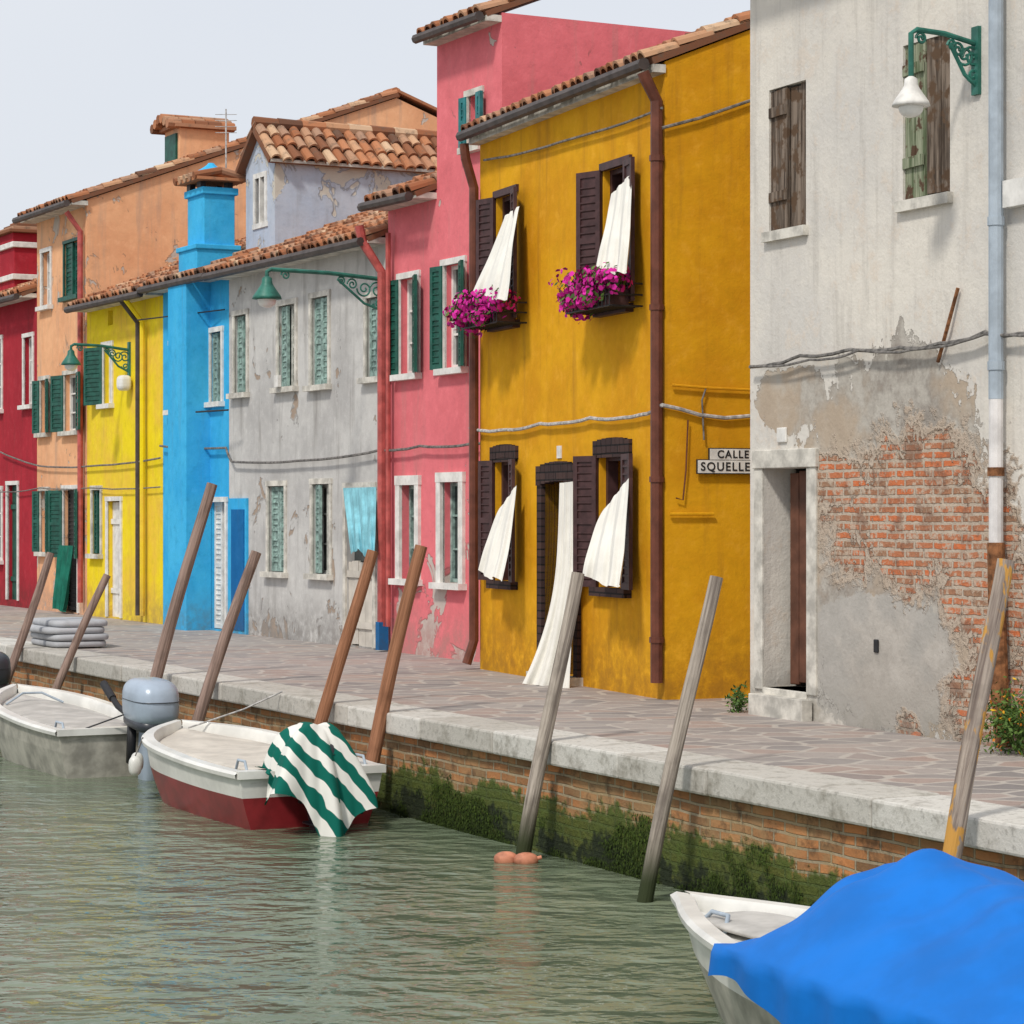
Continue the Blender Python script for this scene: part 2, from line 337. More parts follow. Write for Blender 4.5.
def body(mb,F,u0,u1,ze,mat,ops,depth,k,slope,dep=0.16):
    u0+=0.004;u1-=0.004
    wall(mb,F,u0,u1,-0.05,ze,ops,mat,dep=dep)
    zr=ze+k*math.tan(slope)
    for u in (u0,u1):
        mb.face([F.P(u,0,-.05),F.P(u,0,ze),F.P(u,-k,zr),F.P(u,-depth,ze),F.P(u,-depth,-.05)],mat)
    mb.face([F.P(u0,-depth,-.05),F.P(u1,-depth,-.05),F.P(u1,-depth,ze),F.P(u0,-depth,ze)],mat)
def tiles(mb,O,A,La,U,Lu,pitch=0.17,ln=0.3):
    Nn=A.cross(U).normalized()
    if Nn.z<0: Nn=-Nn
    mb.cr=0.1; mb.obox(O-Nn*0.07,A*La,U*Lu,Nn*0.06,'tile')
    nc=max(1,int(La/pitch)); pitch=La/nc; nr=max(1,int(Lu/ln)); 
    for i in range(nc):
        for j in range(nr):
            mb.cr=min(1,max(0,random.gauss(0.5,0.25)))
            a0=O+A*((i+0.5)*pitch+rj(0.015))+U*(j*Lu/nr+rj(0.03)-(0.04 if j==0 else 0)); a1=a0+U*(Lu/nr+0.06)+A*rj(0.012)
            r0=pitch*0.46; r1=pitch*0.37; rows=[]; lf=rj(.006)
            for (c,r,h) in ((a0,r0-0.016,0.0),(a0,r0,0.012+lf),(a1,r1,-0.012)):
                rows.append([c+A*(math.cos(q*math.pi/6)*r)+Nn*(math.sin(q*math.pi/6)*r+h) for q in range(7)])
            mb.grid(rows,'tile')
    mb.cr=0.5
def eroof(mb,F,u0,u1,ze,k,slope,depth,oh=0.28,gut=True,vo=0.0):
    U=(-F.n*math.cos(slope)+Z*math.sin(slope)); zz=ze-oh*math.tan(slope)+0.09
    tiles(mb,F.P(u0-vo,oh,zz),F.e,u1-u0+2*vo,U,(k+oh)/math.cos(slope))
    zr=ze+k*math.tan(slope)+0.09
    mb.cr=0.4; mb.obox(F.P(u0-vo,-k,zr),F.e*(u1-u0+2*vo),(F.P(0,-depth-.2,ze+.05)-F.P(0,-k,zr)),Z*0.05,'tile')
    n=int((u1-u0)/0.35)
    for i in range(max(n,1)):
        mb.cr=R_(); a=F.P(u0+i*0.35,-k,zr+0.0+rj(.01)); mb.tube([a,a+F.e*0.37],0.11,'tile',8,0.095)
    mb.cr=0.5
    mb.fbox(F,u0-vo+.003,u1+vo-.003,0.0,oh-.02,ze-.1,ze-.03,'stone')
    if gut:
        mb.tube([F.P(u0-vo,oh+0.07,zz-0.05),F.P(u1+vo,oh+0.07,zz-0.07)],0.055,'gutter',8)
def surround(mb,F,R,mat='stone',sw=0.07,pr=0.025,sill=0.07,lintel=True):
    a,b,c,d=R
    mb.fbox(F,a-sw,a,-.02,pr,c,d,mat); mb.fbox(F,b,b+sw,-.02,pr,c,d,mat)
    if lintel: mb.fbox(F,a-sw-.01,b+sw+.01,-.02,pr+.004,d,d+sw,mat)
    if sill: mb.fbox(F,a-sw-.04,b+sw+.04,-.02,pr+sill,c-.07,c,mat)
def glass(mb,F,R,fr='white',w=-0.12,tr=2):
    a,b,c,d=R
    mb.fbox(F,a,b,w-.02,w,c,d,'glass')
    t=0.045
    mb.fbox(F,a,a+t,w+.001,w+.04,c,d,fr); mb.fbox(F,b-t,b,w+.001,w+.04,c,d,fr)
    mb.fbox(F,a+t,b-t,w+.001,w+.038,d-t,d,fr); mb.fbox(F,a+t,b-t,w+.001,w+.038,c,c+t,fr)
    m=(a+b)/2; mb.fbox(F,m-.03,m+.03,w+.001,w+.045,c+t,d-t,fr)
    for i in range(1,tr+1):
        zz=c+(d-c)*i/(tr+1); mb.fbox(F,a+t,m-.03,w+.001,w+.03,zz-.012,zz+.012,fr); mb.fbox(F,m+.03,b-t,w+.001,w+.03,zz-.012,zz+.012,fr)
def leaf(mb,F,uh,z0,z1,wd,ang,dr,mat,w0=0.04,step=0.07,planks=False):
    a=math.radians(ang); D=F.e*(math.cos(a)*dr)+F.n*math.sin(a); T=D.cross(Z).normalized()*0.035
    O=F.P(uh,w0,z0); H=z1-z0; s=0.055
    if planks:
        n=max(2,int(wd/0.1)); q=wd/n
        for i in range(n): mb.obox(O+D*(i*q+.003)+Z*rj(.012),D*(q-.006),T*(0.8+rj(.15)),Z*(H-.01),mat)
        for zz in (0.2,0.8): mb.obox(O+Z*H*zz+T*1.02,D*wd,T*0.5,Z*0.08,mat)
        return
    mb.obox(O,D*s,T,Z*H,mat); mb.obox(O+D*(wd-s),D*s,T,Z*H,mat)
    for zz in (0,H-s,H*0.5-s/2): mb.obox(O+D*s+Z*zz,D*(wd-2*s),T,Z*s,mat)
    mb.obox(O+D*s+T*0.4,D*(wd-2*s),T*0.15,Z*H,mat)
    k=s+0.02
    while k<H-s-0.03:
        if not (H*0.5-s/2-.03<k<H*0.5+s/2): mb.obox(O+D*s+Z*k+T*0.06,D*(wd-2*s),T*0.85+Z*(-0.03),Z*0.012,mat)
        k+=step
def cloth(mb,TL,TR,BL,BR,mat,nf=3,amp=0.05,nrm=Vector((0,-1,0)),bulge=0.0,nu=48,nv=36,ph=0.0,hem=0.02,bow=1.0,bow2=None):
    rows=[]; bow2=bow2 or bow
    for j in range(nv+1):
        v=j/nv; row=[]
        for i in range(nu+1):
            q=i/nu; ql=TL.lerp(BL,v**bow); qr=TR.lerp(BR,v**bow2); p=ql.lerp(qr,q)
            zl=TL.z+(BL.z-TL.z)*v; zr=TR.z+(BR.z-TR.z)*v; p.z=zl+(zr-zl)*q
            f=math.sin(2*math.pi*nf*q+ph+v*1.3+0.6*math.sin(v*4+q*3)); f=math.copysign(abs(f)**.8,f)
            p=p+nrm*(amp*(0.35+0.65*v)*(f+.3*math.sin(2*math.pi*nf*2.7*q+v*3+ph*2)+.25*math.sin(v*9+q*4+ph))+bulge*math.sin(math.pi*v*0.9))
            p=p+Z*((hem*math.sin(q*7+ph)+.012*f)*v)
            row.append(p)
        rows.append(row)
    mb.grid(rows,mat)
def ops_of(F,lst): return [F.rect(*r[:4]) for r in lst]

T22=math.radians(22)
EAVE=4.9
def cable(mb,F,pts,mat='cable',w=0.06,r=0.016):
    P=[F.pt(x,y,w) for x,y in pts]; out=[]
    for i in range(len(P)-1):
        for k in range(6):
            t=k/6; p=P[i].lerp(P[i+1],t); out.append(p-Z*(0.022*math.sin(math.pi*t))+Z*rj(.004))
    out.append(P[-1]); mb.tube(out,r,mat,6)

# --- crimson house
def win_std(mb,F,R,kind,**k):
    surround(mb,F,R,k.get('sm','stone'),k.get('sw',0.07))
    glass(mb,F,R,k.get('fr','white'))
    a,b,c,d=R; h=(b-a)/2
    if kind=='closed':
        leaf(mb,F,a,c+.01,d-.01,h-.004,k.get('a1',2),1,k.get('lm','green'),w0=-.05); leaf(mb,F,b,c+.01,d-.01,h-.004,k.get('a2',2),-1,k.get('lm2',k.get('lm','green')),w0=-.05)
    if kind=='open':
        leaf(mb,F,a-.01,c,d,h,k.get('a1',165),1,k.get('lm','green')); leaf(mb,F,b+.01,c,d,h,k.get('a2',165),-1,k.get('lm','green'))
h=empty('crimson_house'); mb=MB()
u0,u1=FL.u(-60),FL.u(37); wl=[(24.5,33,337,405),(-8,2,340,410),(-8,2,490,560),(8,18,485,600)]
o=ops_of(FL,wl); body(mb,FL,u0,u1,5.35,'red',o,7,3.2,T22); mb.obj('walls',h)
mb=MB()
for r in o[:3]: win_std(mb,FL,r,'none',sm='white')
surround(mb,FL,o[3],'white',sill=0); leaf(mb,FL,o[3][0],0.02,o[3][3],o[3][1]-o[3][0],0,1,'green',w0=-.1,planks=True); mb.obj('windows_and_door',h)
mb=MB(); eroof(mb,FL,u0,u1-.01,5.35,3.2,T22,7); mb.obj('tile_roof',h)
mb=MB(); a=FL.u(2,-.3); b=FL.u(17,-.3)
mb.fbox(FL,a,b,-1.1,-.25,5.2,6.40,'red'); mb.fbox(FL,a-.05,b+.05,-1.15,-.2,5.75,5.85,'white'); mb.fbox(FL,a-.05,b+.05,-1.15,-.2,6.32,6.42,'white')
mb.fbox(FL,a-.02,b+.02,-1.12,-.22,6.42,6.58,'red')
for t_ in range(5):
    q=t_/5; mb.cr=R_(); mb.fbox(FL,a-.12+q*.45,b+.12-q*.45,-1.22+q*.45,-.13-q*.45,6.58+.06*t_,6.64+.06*t_,'tile')
mb.obj('chimney',h,bevel=.01)
for (nm,x0,x1,ze,mt) in (('pale_green_house',-175,-62,5.6,'palegreen'),('white_house',-330,-178,6.2,'white')):
    h=empty(nm); mb=MB(); a=FL.u(x0);b=FL.u(x1); o=[]
    n=3
    for i in range(n):
        for (c,d) in ((0.9,2.2),(3.3,4.6)):
            cu=a+(b-a)*(i+.5)/n; o.append((cu-.4,cu+.4,c,d))
    body(mb,FL,a,b,ze,mt,o,7,3,T22); mb.obj('walls',h); mb=MB()
    for r in o: win_std(mb,FL,r,'open')
    mb.obj('windows',h); mb=MB(); eroof(mb,FL,a,b,ze,3,T22,7); mb.obj('tile_roof',h)
# --- peach house
h=empty('peach_house'); mb=MB(); u0,u1=FL.u(37),FL.u(87)
wl=[(42.5,51,252,306),(65,80,242,296),(41,49,380,433),(65,80,374,431),(41,49,491,552),(64,78,490,600)]
o=ops_of(FL,wl); o[5]=(o[5][0],o[5][1],0.02,o[5][3])
body(mb,FL,u0,u1,6.6,'peach',o,11,5.4,math.radians(20.5)); mb.obj('walls',h)
mb=MB()
for i,r in enumerate(o):
    if i==0: win_std(mb,FL,r,'none',sm='white')
    elif i==1: win_std(mb,FL,r,'closed',sw=.05,sm='green')
    elif i==5:
        surround(mb,FL,r,'white',.08,sill=0); leaf(mb,FL,r[0],.05,r[3],r[1]-r[0],0,1,'dark',w0=-.1)
        leaf(mb,FL,r[0]-.02,0.9,r[3],.4,165,1,'green'); leaf(mb,FL,r[1]+.02,.9,r[3],.4,165,-1,'green')
        cloth(mb,FL.P(r[0],.08,1.1),FL.P(r[1],.08,1.1),FL.P(r[0]-.02,.15,.05),FL.P(r[1]-.1,.18,.05),'clothgreen',3,.04,FL.n)
    else: win_std(mb,FL,r,'open',a1=168,a2=168)
mb.obj('windows_and_door',h)
mb=MB(); eroof(mb,FL,u0-.1,u1+.06,6.6,5.4,math.radians(20.5),11); 
mb.tube([FL.P(u1-.12,.3,6.4),FL.P(u1-.1,.08,6.1),FL.P(u1-.1,.08,.2)],.045,'redpipe'); mb.obj('tile_roof',h)
mb=MB(); F=FL; p=F.pt(165,150,-2.4); uu=(p-F.o).dot(F.e)
mb.fbox(F,uu,uu+.75,-3.3,-2.4,7.2,8.25,'peach'); mb.fbox(F,uu+.1,uu+.65,-2.4,-2.36,7.55,8.15,'green')
for i in range(6):
    for j in range(5):
        mb.cr=R_(); a=F.P(uu-.08+i*.16,-3.4+j*.24,8.3+.02*(2.5-abs(i-2.5))*3); mb.tube([a,a+F.n*.26],.085,'tile',8)
mb.fbox(F,uu-.1,uu+.85,-3.4,-2.3,8.24,8.3,'tile'); mb.obj('dormer',h)
# --- lemon house
h=empty('lemon_yellow_house'); mb=MB(); u0,u1=FL.u(87),FL.u(163)
wl=[(104,112,346,404),(93,101,490,554),(108,121,501,615),(108,113,310,325)]
o=ops_of(FL,wl); o[2]=(o[2][0],o[2][1],.02,o[2][3])
body(mb,FL,u0,u1,EAVE,'lemon',o,6,3,T22); mb.obj('walls',h); mb=MB()
win_std(mb,FL,o[0],'none',sm='white'); leaf(mb,FL,o[0][0]-.02,o[0][2],o[0][3],.5,165,1,'green')
win_std(mb,FL,o[1],'closed'); surround(mb,FL,o[2],'white',sill=0); leaf(mb,FL,o[2][0],.03,o[2][3],o[2][1]-o[2][0],0,1,'white',w0=-.1,planks=True)
glass(mb,FL,o[3],tr=0); mb.obj('windows_and_door',h)
mb=MB(); eroof(mb,FL,u0+.06,u1,EAVE,3,T22,6); 
for px in (143,147.5): mb.tube([FL.P(FL.u(px),.34,EAVE-.12),FL.P(FL.u(px),.08,EAVE-.45),FL.P(FL.u(px),.08,.1)],.04,'gutter' if px<145 else 'lemon')
a=FL.pt(124,383,.12); mb.sup(a,FL.e*.12,FL.n*.1,Z*.12,'glasslamp',.6); mb.obj('tile_roof_and_pipes',h)
# --- blue house
h=empty('blue_house'); mb=MB(); u0,u1=FL.u(163),FL.u(229)
wl=[(211,222,332,402),(210,226,502,624),(171.5,177,345,410)]
o=ops_of(FL,wl); o[1]=(o[1][0],o[1][1],.02,o[1][3])
body(mb,FL,u0,u1,EAVE+.03,'blue',o,6,3,T22); mb.obj('walls',h); mb=MB()
surround(mb,FL,o[0],'white'); leaf(mb,FL,o[0][0],o[0][2]+.01,o[0][3]-.01,.5*(o[0][1]-o[0][0]),0,1,'palegreen',w0=-.06); leaf(mb,FL,o[0][1],o[0][2]+.01,o[0][3]-.01,.5*(o[0][1]-o[0][0]),0,-1,'palegreen',w0=-.06)
glass(mb,FL,o[0],w=-.13); win_std(mb,FL,o[2],'none',sm='white')
surround(mb,FL,o[1],'white',sill=0); leaf(mb,FL,o[1][0],.03,o[1][3],(o[1][1]-o[1][0])*.5-.01,0,1,'white',w0=-.1); leaf(mb,FL,o[1][1],.03,o[1][3],(o[1][1]-o[1][0])*.5-.01,0,-1,'white',w0=-.1)
mb.tube([FL.P(FL.u(170),.5,4.4),FL.P(FL.u(228),.05,4.4)],.01,'dark'); mb.tube([FL.pt(196,412,.4),FL.pt(228,410,.3)],.012,'dark'); mb.obj('windows_and_door',h)
mb=MB(); eroof(mb,FL,u0,u1,EAVE+.03,3,T22,6); mb.obj('tile_roof',h)
mb=MB()
ua=FL.u(165,.4); ub=ua+.74
mb.fbox(FL,ua,ub,-.02,.36,-.05,4.85,'blue')
mb.fbox(FL,ua+.0,ub+.0,-.42,.20,4.85,5.32,'blue')
mb.fbox(FL,ua+.04,ub-.04,-.38,.08,5.32,6.10,'blue')
mb.fbox(FL,ua-.03,ub+.03,-.45,.23,5.29,5.36,'blue')
mb.fbox(FL,ua-.0,ub+.0,-.42,.12,6.06,6.16,'blue')
mb.obj('chimney_breast',h,bevel=.012); mb=MB()
for i in range(2):
    for (w_) in (-.38,.02): mb.fbox(FL,ua+.06+i*.42,ua+.2+i*.42,w_,w_+.08,6.16,6.25,'dark')
mb.fbox(FL,ua-.08,ub+.08,-.52,.22,6.25,6.29,'tile')
for i in range(5):
    for sd in (0,1):
        mb.cr=R_(); a=FL.P(ua-.04+i*.2,.25 if sd==0 else -.55,6.30); b=FL.P(ua-.04+i*.2,-.15,6.39); mb.tube([a,b],.055,'tile',8)
rows=[]
for i in range(5):
    q=i/4; rr=.19*(1-q)**1.4+.04; rows.append([FL.P((ua+ub)/2+math.cos(t*math.pi/4)*rr,-.15+math.sin(t*math.pi/4)*rr,6.41+.13*q) for t in range(8)])
mb.grid(rows,'blue',True); mb.face(rows[-1],'blue'); mb.obj('chimney_cap',h)
mb=MB(); 
p=FL.pt(226,200,-1.0); mb.tube([Vector((p.x,p.y,5.2)),Vector((p.x,p.y,7.6))],.012,'cablew')
for k in range(4): mb.tube([Vector((p.x-.16,p.y,7.25+k*.09)),Vector((p.x+.16,p.y,7.25+k*.09))],.005,'cablew')
mb.obj('antenna',h)
# --- grey house
h=empty('grey_house'); mb=MB(); u0,u1=FL.u(229),FL.u(388)
wl=[(235,247,315,393),(279,295.5,305,387),(312,328.5,297,385),(367,384,297,377),(269,285,486,572),(313,330,484,574),(347,374,489,560),(232,248,502,630),(352,378,580,642)]
o=ops_of(FL,wl); o[7]=(o[7][0],o[7][1],.02,o[7][3]); o[6]=(o[6][0],o[6][1],o[8][3]-.02,o[6][3]); o[8]=(o[6][0],o[6][1],.02,o[6][2])
hole=o[:6]+[(o[6][0],o[6][1],.02,o[6][3]),o[7]]
body(mb,FL,u0,u1,EAVE,'grey',hole,6,3,T22); mb.obj('walls',h); mb=MB()
for i,r in enumerate(o[:6]):
    surround(mb,FL,r,'stone',.07,.02); glass(mb,FL,r,w=-.13); hw=(r[1]-r[0])/2
    leaf(mb,FL,r[0],r[2]+.01,r[3]-.01,hw-.004,(0,6,0,0,0,12)[i],1,'palegreen',w0=-.07); leaf(mb,FL,r[1],r[2]+.01,r[3]-.01,hw-.004,(0,3,15,0,8,0)[i],-1,'palegrey' if i%2 else 'palegreen',w0=-.07)
r=hole[6]; surround(mb,FL,r,'stone',.08,sill=0); 
mb.fbox(FL,r[0],r[1],-.14,-.1,.02,r[3],'glass'); leaf(mb,FL,r[0],.03,1.05,(r[1]-r[0]),0,1,M['deck'],w0=-.05,planks=True)
r=o[7]; mb.fbox(FL,r[0]-.05,r[1]+.02,0,.03,.0,r[3]+.05,'blue'); mb.fbox(FL,r[0]+.08,r[1]-.05,.03,.045,.05,r[3]-.1,'blued')
cloth(mb,FL.pt(343,488,.12),FL.pt(376,487,.12),FL.pt(352,555,.22),FL.pt(376,553,.22),'clothblue',4,.03,Vector((-.3,-1,0)),hem=.06)
mb.fbox(FL,FL.u(284),FL.u(288),.1,.14,o[1][2],o[1][2]+.15,'white')
mb.obj('windows_and_doors',h); mb=MB(); eroof(mb,FL,u0,u1,EAVE,3,T22,6); mb.obj('tile_roof',h)
# attic
mb=MB(); F=FL; ka=.45; p=F.pt(246,260,-ka); ua=(p-F.o).dot(F.e); ub=F.u(275,-ka); dd=3.0; ze=6.42; zr=6.87; um=(ua+ub)/2
R=(ua+.38,ub-.35,5.60,6.22)
wall(mb,F,ua,ub,4.8,ze,[R],'attic',w=-ka,dep=.1)
for u in (ua,ub): mb.face([F.P(u,-ka,4.8),F.P(u,-ka-dd,4.8),F.P(u,-ka-dd,ze),F.P(u,-ka,ze)],'attic')
for w_ in (-ka,-ka-dd): mb.face([F.P(ua,w_,ze),F.P(ub,w_,ze),F.P(um,w_,zr)],'attic')
mb.face([F.P(ua,-ka-dd,4.8),F.P(ub,-ka-dd,4.8),F.P(ub,-ka-dd,ze),F.P(ua,-ka-dd,ze)],'attic')
mb.fbox(F,R[0],R[1],-ka-.1,-ka-.08,R[2],R[3],'glass'); 
for (a,b,c,d) in ((R[0]-.07,R[0],R[2],R[3]),(R[1],R[1]+.07,R[2],R[3]),(R[0]-.07,R[1]+.07,R[3],R[3]+.07),(R[0]-.1,R[1]+.1,R[2]-.07,R[2]),((R[0]+R[1])/2-.02,(R[0]+R[1])/2+.02,R[2],R[3])): mb.fbox(F,a,b,-ka-.07,-ka+.02,c,d,'white')
for (uu,sg) in ((ub,1),(ua,-1)):
    dv=(F.P(um,0,zr)-F.P(uu,0,ze)); Ld=dv.length; U=dv.normalized()
    tiles(mb,F.P(uu,-ka+.12,ze+.07)-U*.14,-F.n,dd+.3,U,Ld+.14,pitch=.16,ln=.26)
for i in range(9): mb.cr=R_(); a=F.P(um,-ka+.1-i*.35,zr+.1); mb.tube([a,a-F.n*.37],.09,'tile',8,.08)
mb.fbox(F,ub+.002,ub+.12,-ka-dd,-ka+.1,ze-.06,ze-.02,'stone')
mb.obj('attic',h)
# --- pink house
h=empty('pink_house'); mb=MB(); u0,um,u1=FL.u(388),FL.u(437),FL.u(479)+.55
wl=[(401,418,278,374),(445,464,264,368),(402,417,485,579),(443,461,482,583)]
o=ops_of(FL,wl); o2=FL.rect(469,481,95,146)
wall(mb,FL,u0+.004,u1,-.05,5.28,o,'pink'); wall(mb,FL,um,u1,5.28,7.0,[o2],'pink')
mb.face([FL.P(um,0,5.28),FL.P(um,-6,5.28),FL.P(um,-6,7),FL.P(um,0,7)],'pink'); mb.face([FL.P(u1,0,0),FL.P(u1,-6,0),FL.P(u1,-6,7),FL.P(u1,0,7)],'pink')
mb.face([FL.P(u0+.004,0,0),FL.P(u0+.004,-6,0),FL.P(u0+.004,-6,5.3),FL.P(u0+.004,-3,6.45),FL.P(u0+.004,0,5.28)],'pink')
mb.face([FL.P(u0,-6,0),FL.P(u1,-6,0),FL.P(u1,-6,7),FL.P(u0,-6,7)],'pink')
mb.obj('walls',h); mb=MB()
for r in o[:2]: win_std(mb,FL,r,'open',lm='green',a1=172,a2=160,sm='white')
for r in o[2:]:
    surround(mb,FL,r,'white',.11,.04); glass(mb,FL,r,w=-.13,fr='palegreen'); hw=(r[1]-r[0])/2; leaf(mb,FL,r[1],r[2]+.01,r[3]-.01,hw,0,-1,'palegreen' ,w0=-.08); 
win_std(mb,FL,o2,'open',lm='teal',a1=174,a2=174)
mb.tube([FL.P(u0-.05,.35,5.0),FL.P(u0-.05,.3,4.8),FL.P(u0+.05,.1,4.45),FL.P(u0+.05,.1,.3)],.055,'redpipe'); mb.tube([FL.P(u0+.2,.09,4.9),FL.P(u0+.2,.09,.3)],.03,'redpipe')
mb.fbox(FL,u0,u0+.1,.04,.16,.02,.35,M['blued'])
mb.obj('windows_and_pipes',h); mb=MB(); eroof(mb,FL,u0+.01,um,5.28,3,T22,6); eroof(mb,FL,um+.01,u1,7.0,3,T22,6,.2); mb.obj('tile_roof',h)

# --- ochre house
h=empty('ochre_yellow_house'); mb=MB(); L=FO.L; F=FO; ZE=5.57
wl=[(497,517,194,322),(604,630,166,306),(496,515,460,581),(600,628,455,588),(545,577,480,690)]
o=ops_of(F,wl); o[4]=(o[4][0],o[4][1],.05,o[4][3])
body(mb,F,0,L,ZE,'ochre',o,7,3,T22,dep=.3); mb.obj('walls',h); mb=MB()
for i,r in enumerate(o[:4]):
    a,b,c,d=r
    mb.fbox(F,a,b,-.32,-.3,c,d,'room')
    mb.fbox(F,a,a+.05,-.16,-.06,c,d,'brown'); mb.fbox(F,b-.05,b,-.16,-.06,c,d,'brown'); mb.fbox(F,a+.05,b-.05,-.16,-.061,d-.05,d,'brown')
    if i>1:
        n=8
        for k in range(n):
            q=(k+.5)/n*2-1; zz=d+.03*(1-q*q)
            mb.fbox(F,a-.1+(b-a+.2)*k/n+.004,a-.1+(b-a+.2)*(k+1)/n-.004,-.02,.035,zz-.005,zz+.13,'dbrick')
        mb.fbox(F,a-.06,b+.06,-.02,.03,d-.02,d+.03,'dbrick')
    else: mb.fbox(F,a-.05,b+.05,-.02,.03,d-.01,d+.06,'brown')
    mb.fbox(F,a-.08,b+.08,-.05,.08,c-.08,c,'dbrick' if i>1 else 'brown')
    lw=(.30,.31,.27,.31)[i]
    leaf(mb,F,a-.01,c,d,lw,(164,158,168,160)[i],1,'brown'); leaf(mb,F,b+.01,c,d,lw,(165,170,166,170)[i],-1,'brown')
mb.obj('windows_and_shutters',h)
mb=MB(); a,b,c,d=o[4]
mb.fbox(F,a-.12,a,-.3,.04,0,d,'dbrick'); mb.fbox(F,b,b+.1,-.3,.04,0,d,'dbrick')
for k in range(9):
    q=(k+.5)/9*2-1; zz=d+.05*(1-q*q); mb.fbox(F,a-.13+(b-a+.25)*k/9+.004,a-.13+(b-a+.25)*(k+1)/9-.004,-.05,.05,zz-.06,zz+.13,'dbrick')
mb.fbox(F,a,b,-.32,-.3,0,d,'room'); mb.fbox(F,a-.15,b+.15,.0,.14,-.02,.08,'stone')
x=F.hit(560,452); mb.fbox(F,x[0]-.05,x[0]+.05,0,.015,x[1]-.06,x[1]+.06,'white')
mb.obj('door',h)
mb=MB(); CN=Vector((-.45,-.9,0))
cloth(mb,F.pt(505,216,.12),F.pt(519,206,.12),F.pt(473,296,.36),F.pt(506,300,.40),'cloth',2.6,.035,CN,.0,hem=.02,bow=1.15,bow2=.8)
cloth(mb,F.pt(612,194,.12),F.pt(632,172,.10),F.pt(597,269,.32),F.pt(629,274,.30),'cloth',2.8,.035,CN,.0,ph=1,hem=.015,bow=1.1,bow2=.9)
cloth(mb,F.pt(502,506,.14),F.pt(516,485,.14),F.pt(479,572,.36),F.pt(502,582,.38),'cloth',2.4,.035,CN,.02,ph=2,hem=.02,bow=.75,bow2=1.5)
cloth(mb,F.pt(606,508,.14),F.pt(628,478,.14),F.pt(584,578,.38),F.pt(622,588,.36),'cloth',2.8,.04,CN,.02,ph=.5,hem=.02,bow=.7,bow2=1.3)
cloth(mb,F.pt(560,483,.07),F.pt(578,481,.07),F.pt(524,685,.42),F.pt(570,690,.20),'cloth',3.2,.045,CN,.0,ph=.3,hem=.01,bow=3.0,bow2=1.5)
ob=mb.obj('curtains',h,smooth=True)
mb=MB(); eroof(mb,F,0,L,ZE,3,T22,7,.14,vo=.02)
mb.tube([F.P(.06,.2,ZE-.1),F.P(.05,.18,ZE-.25),F.P(.03,.08,ZE-.55),F.P(.03,.08,.3),F.P(.03,.16,.06)],.05,'brownpipe',10)
mb.obj('tile_roof',h)
mb=MB(); mb.tube([F.P(L-.02,.2,ZE-.1),F.P(L-.02,.18,ZE-.15),F.P(L-.02,.07,ZE-.35),F.P(L-.02,.07,.15)],.055,'brownpipe',10)
for zz in (.5,1.9,3.4,4.7): mb.tube([F.P(L-.02,.07,zz),F.P(L-.02,.07,zz+.05)],.066,'brownpipe',10)
cable(mb,F,[(470,428),(500,430),(540,424),(590,418),(640,415),(662,405)],'cablew',.05,.017); cable(mb,F,[(484,160),(560,142),(662,108)],'cable',.05,.012)
SN=-F.n
def side(px,py):
    r=ray(px,py); A=F.P(L+.03,0,0); k=F.e.dot(A-CAM)/F.e.dot(r); return CAM+r*k
mb.tube([side(662,405),side(680,409),side(700,415),side(725,418),side(750,416)],.017,'cablew',6)
mb.tube([side(662,128),side(700,118),side(752,100)],.014,'cable',6)
mb.tube([side(672,385),side(710,388),side(752,390)],.012,'ochre',6); mb.tube([side(670,514),side(714,514)],.013,'ochre',6)
mb.tube([side(688,420),side(686,470),side(683,500),side(676,498)],.007,'brownpipe',6)
mb.tube([side(706,388),side(702,400),side(704,440)],.008,'cable',6)
mb.obj('pipes_and_cables',h)
# street sign
h=empty('street_sign'); mb=MB()
a=side(709,460); b=side(697,473)
t=F.e*0.02
def panel(p,wd,hh): mb.obox(p,SN*wd,t,Z*hh,'white'); mb.obox(p-SN*.008-Z*.008-F.e*.002,SN*(wd+.016),t*.9,Z*(hh+.016),'dark')
panel(a+Z*.003,.62,.095); panel(b,.84,.112); mb.obj('plates',h)
def text(s,p,size,nm):
    cu=bpy.data.curves.new(nm,'FONT'); cu.body=s; cu.size=size; cu.extrude=.0015; cu.offset=.0018; cu.space_character=1.2
    cu.materials.append(M['dark']); ob=bpy.data.objects.new(nm,cu); bpy.context.scene.collection.objects.link(ob)
    m=Matrix((( SN.x,0,F.e.x,p.x),(SN.y,0,F.e.y,p.y),(0,1,0,p.z),(0,0,0,1))); ob.matrix_world=m; ob.parent=h
text('CALLE',a+SN*.07+Z*.02+F.e*.0225,.095,'line_calle'); text('SQUELLERI',b+SN*.025+Z*.022+F.e*.0225,.105,'line_name')

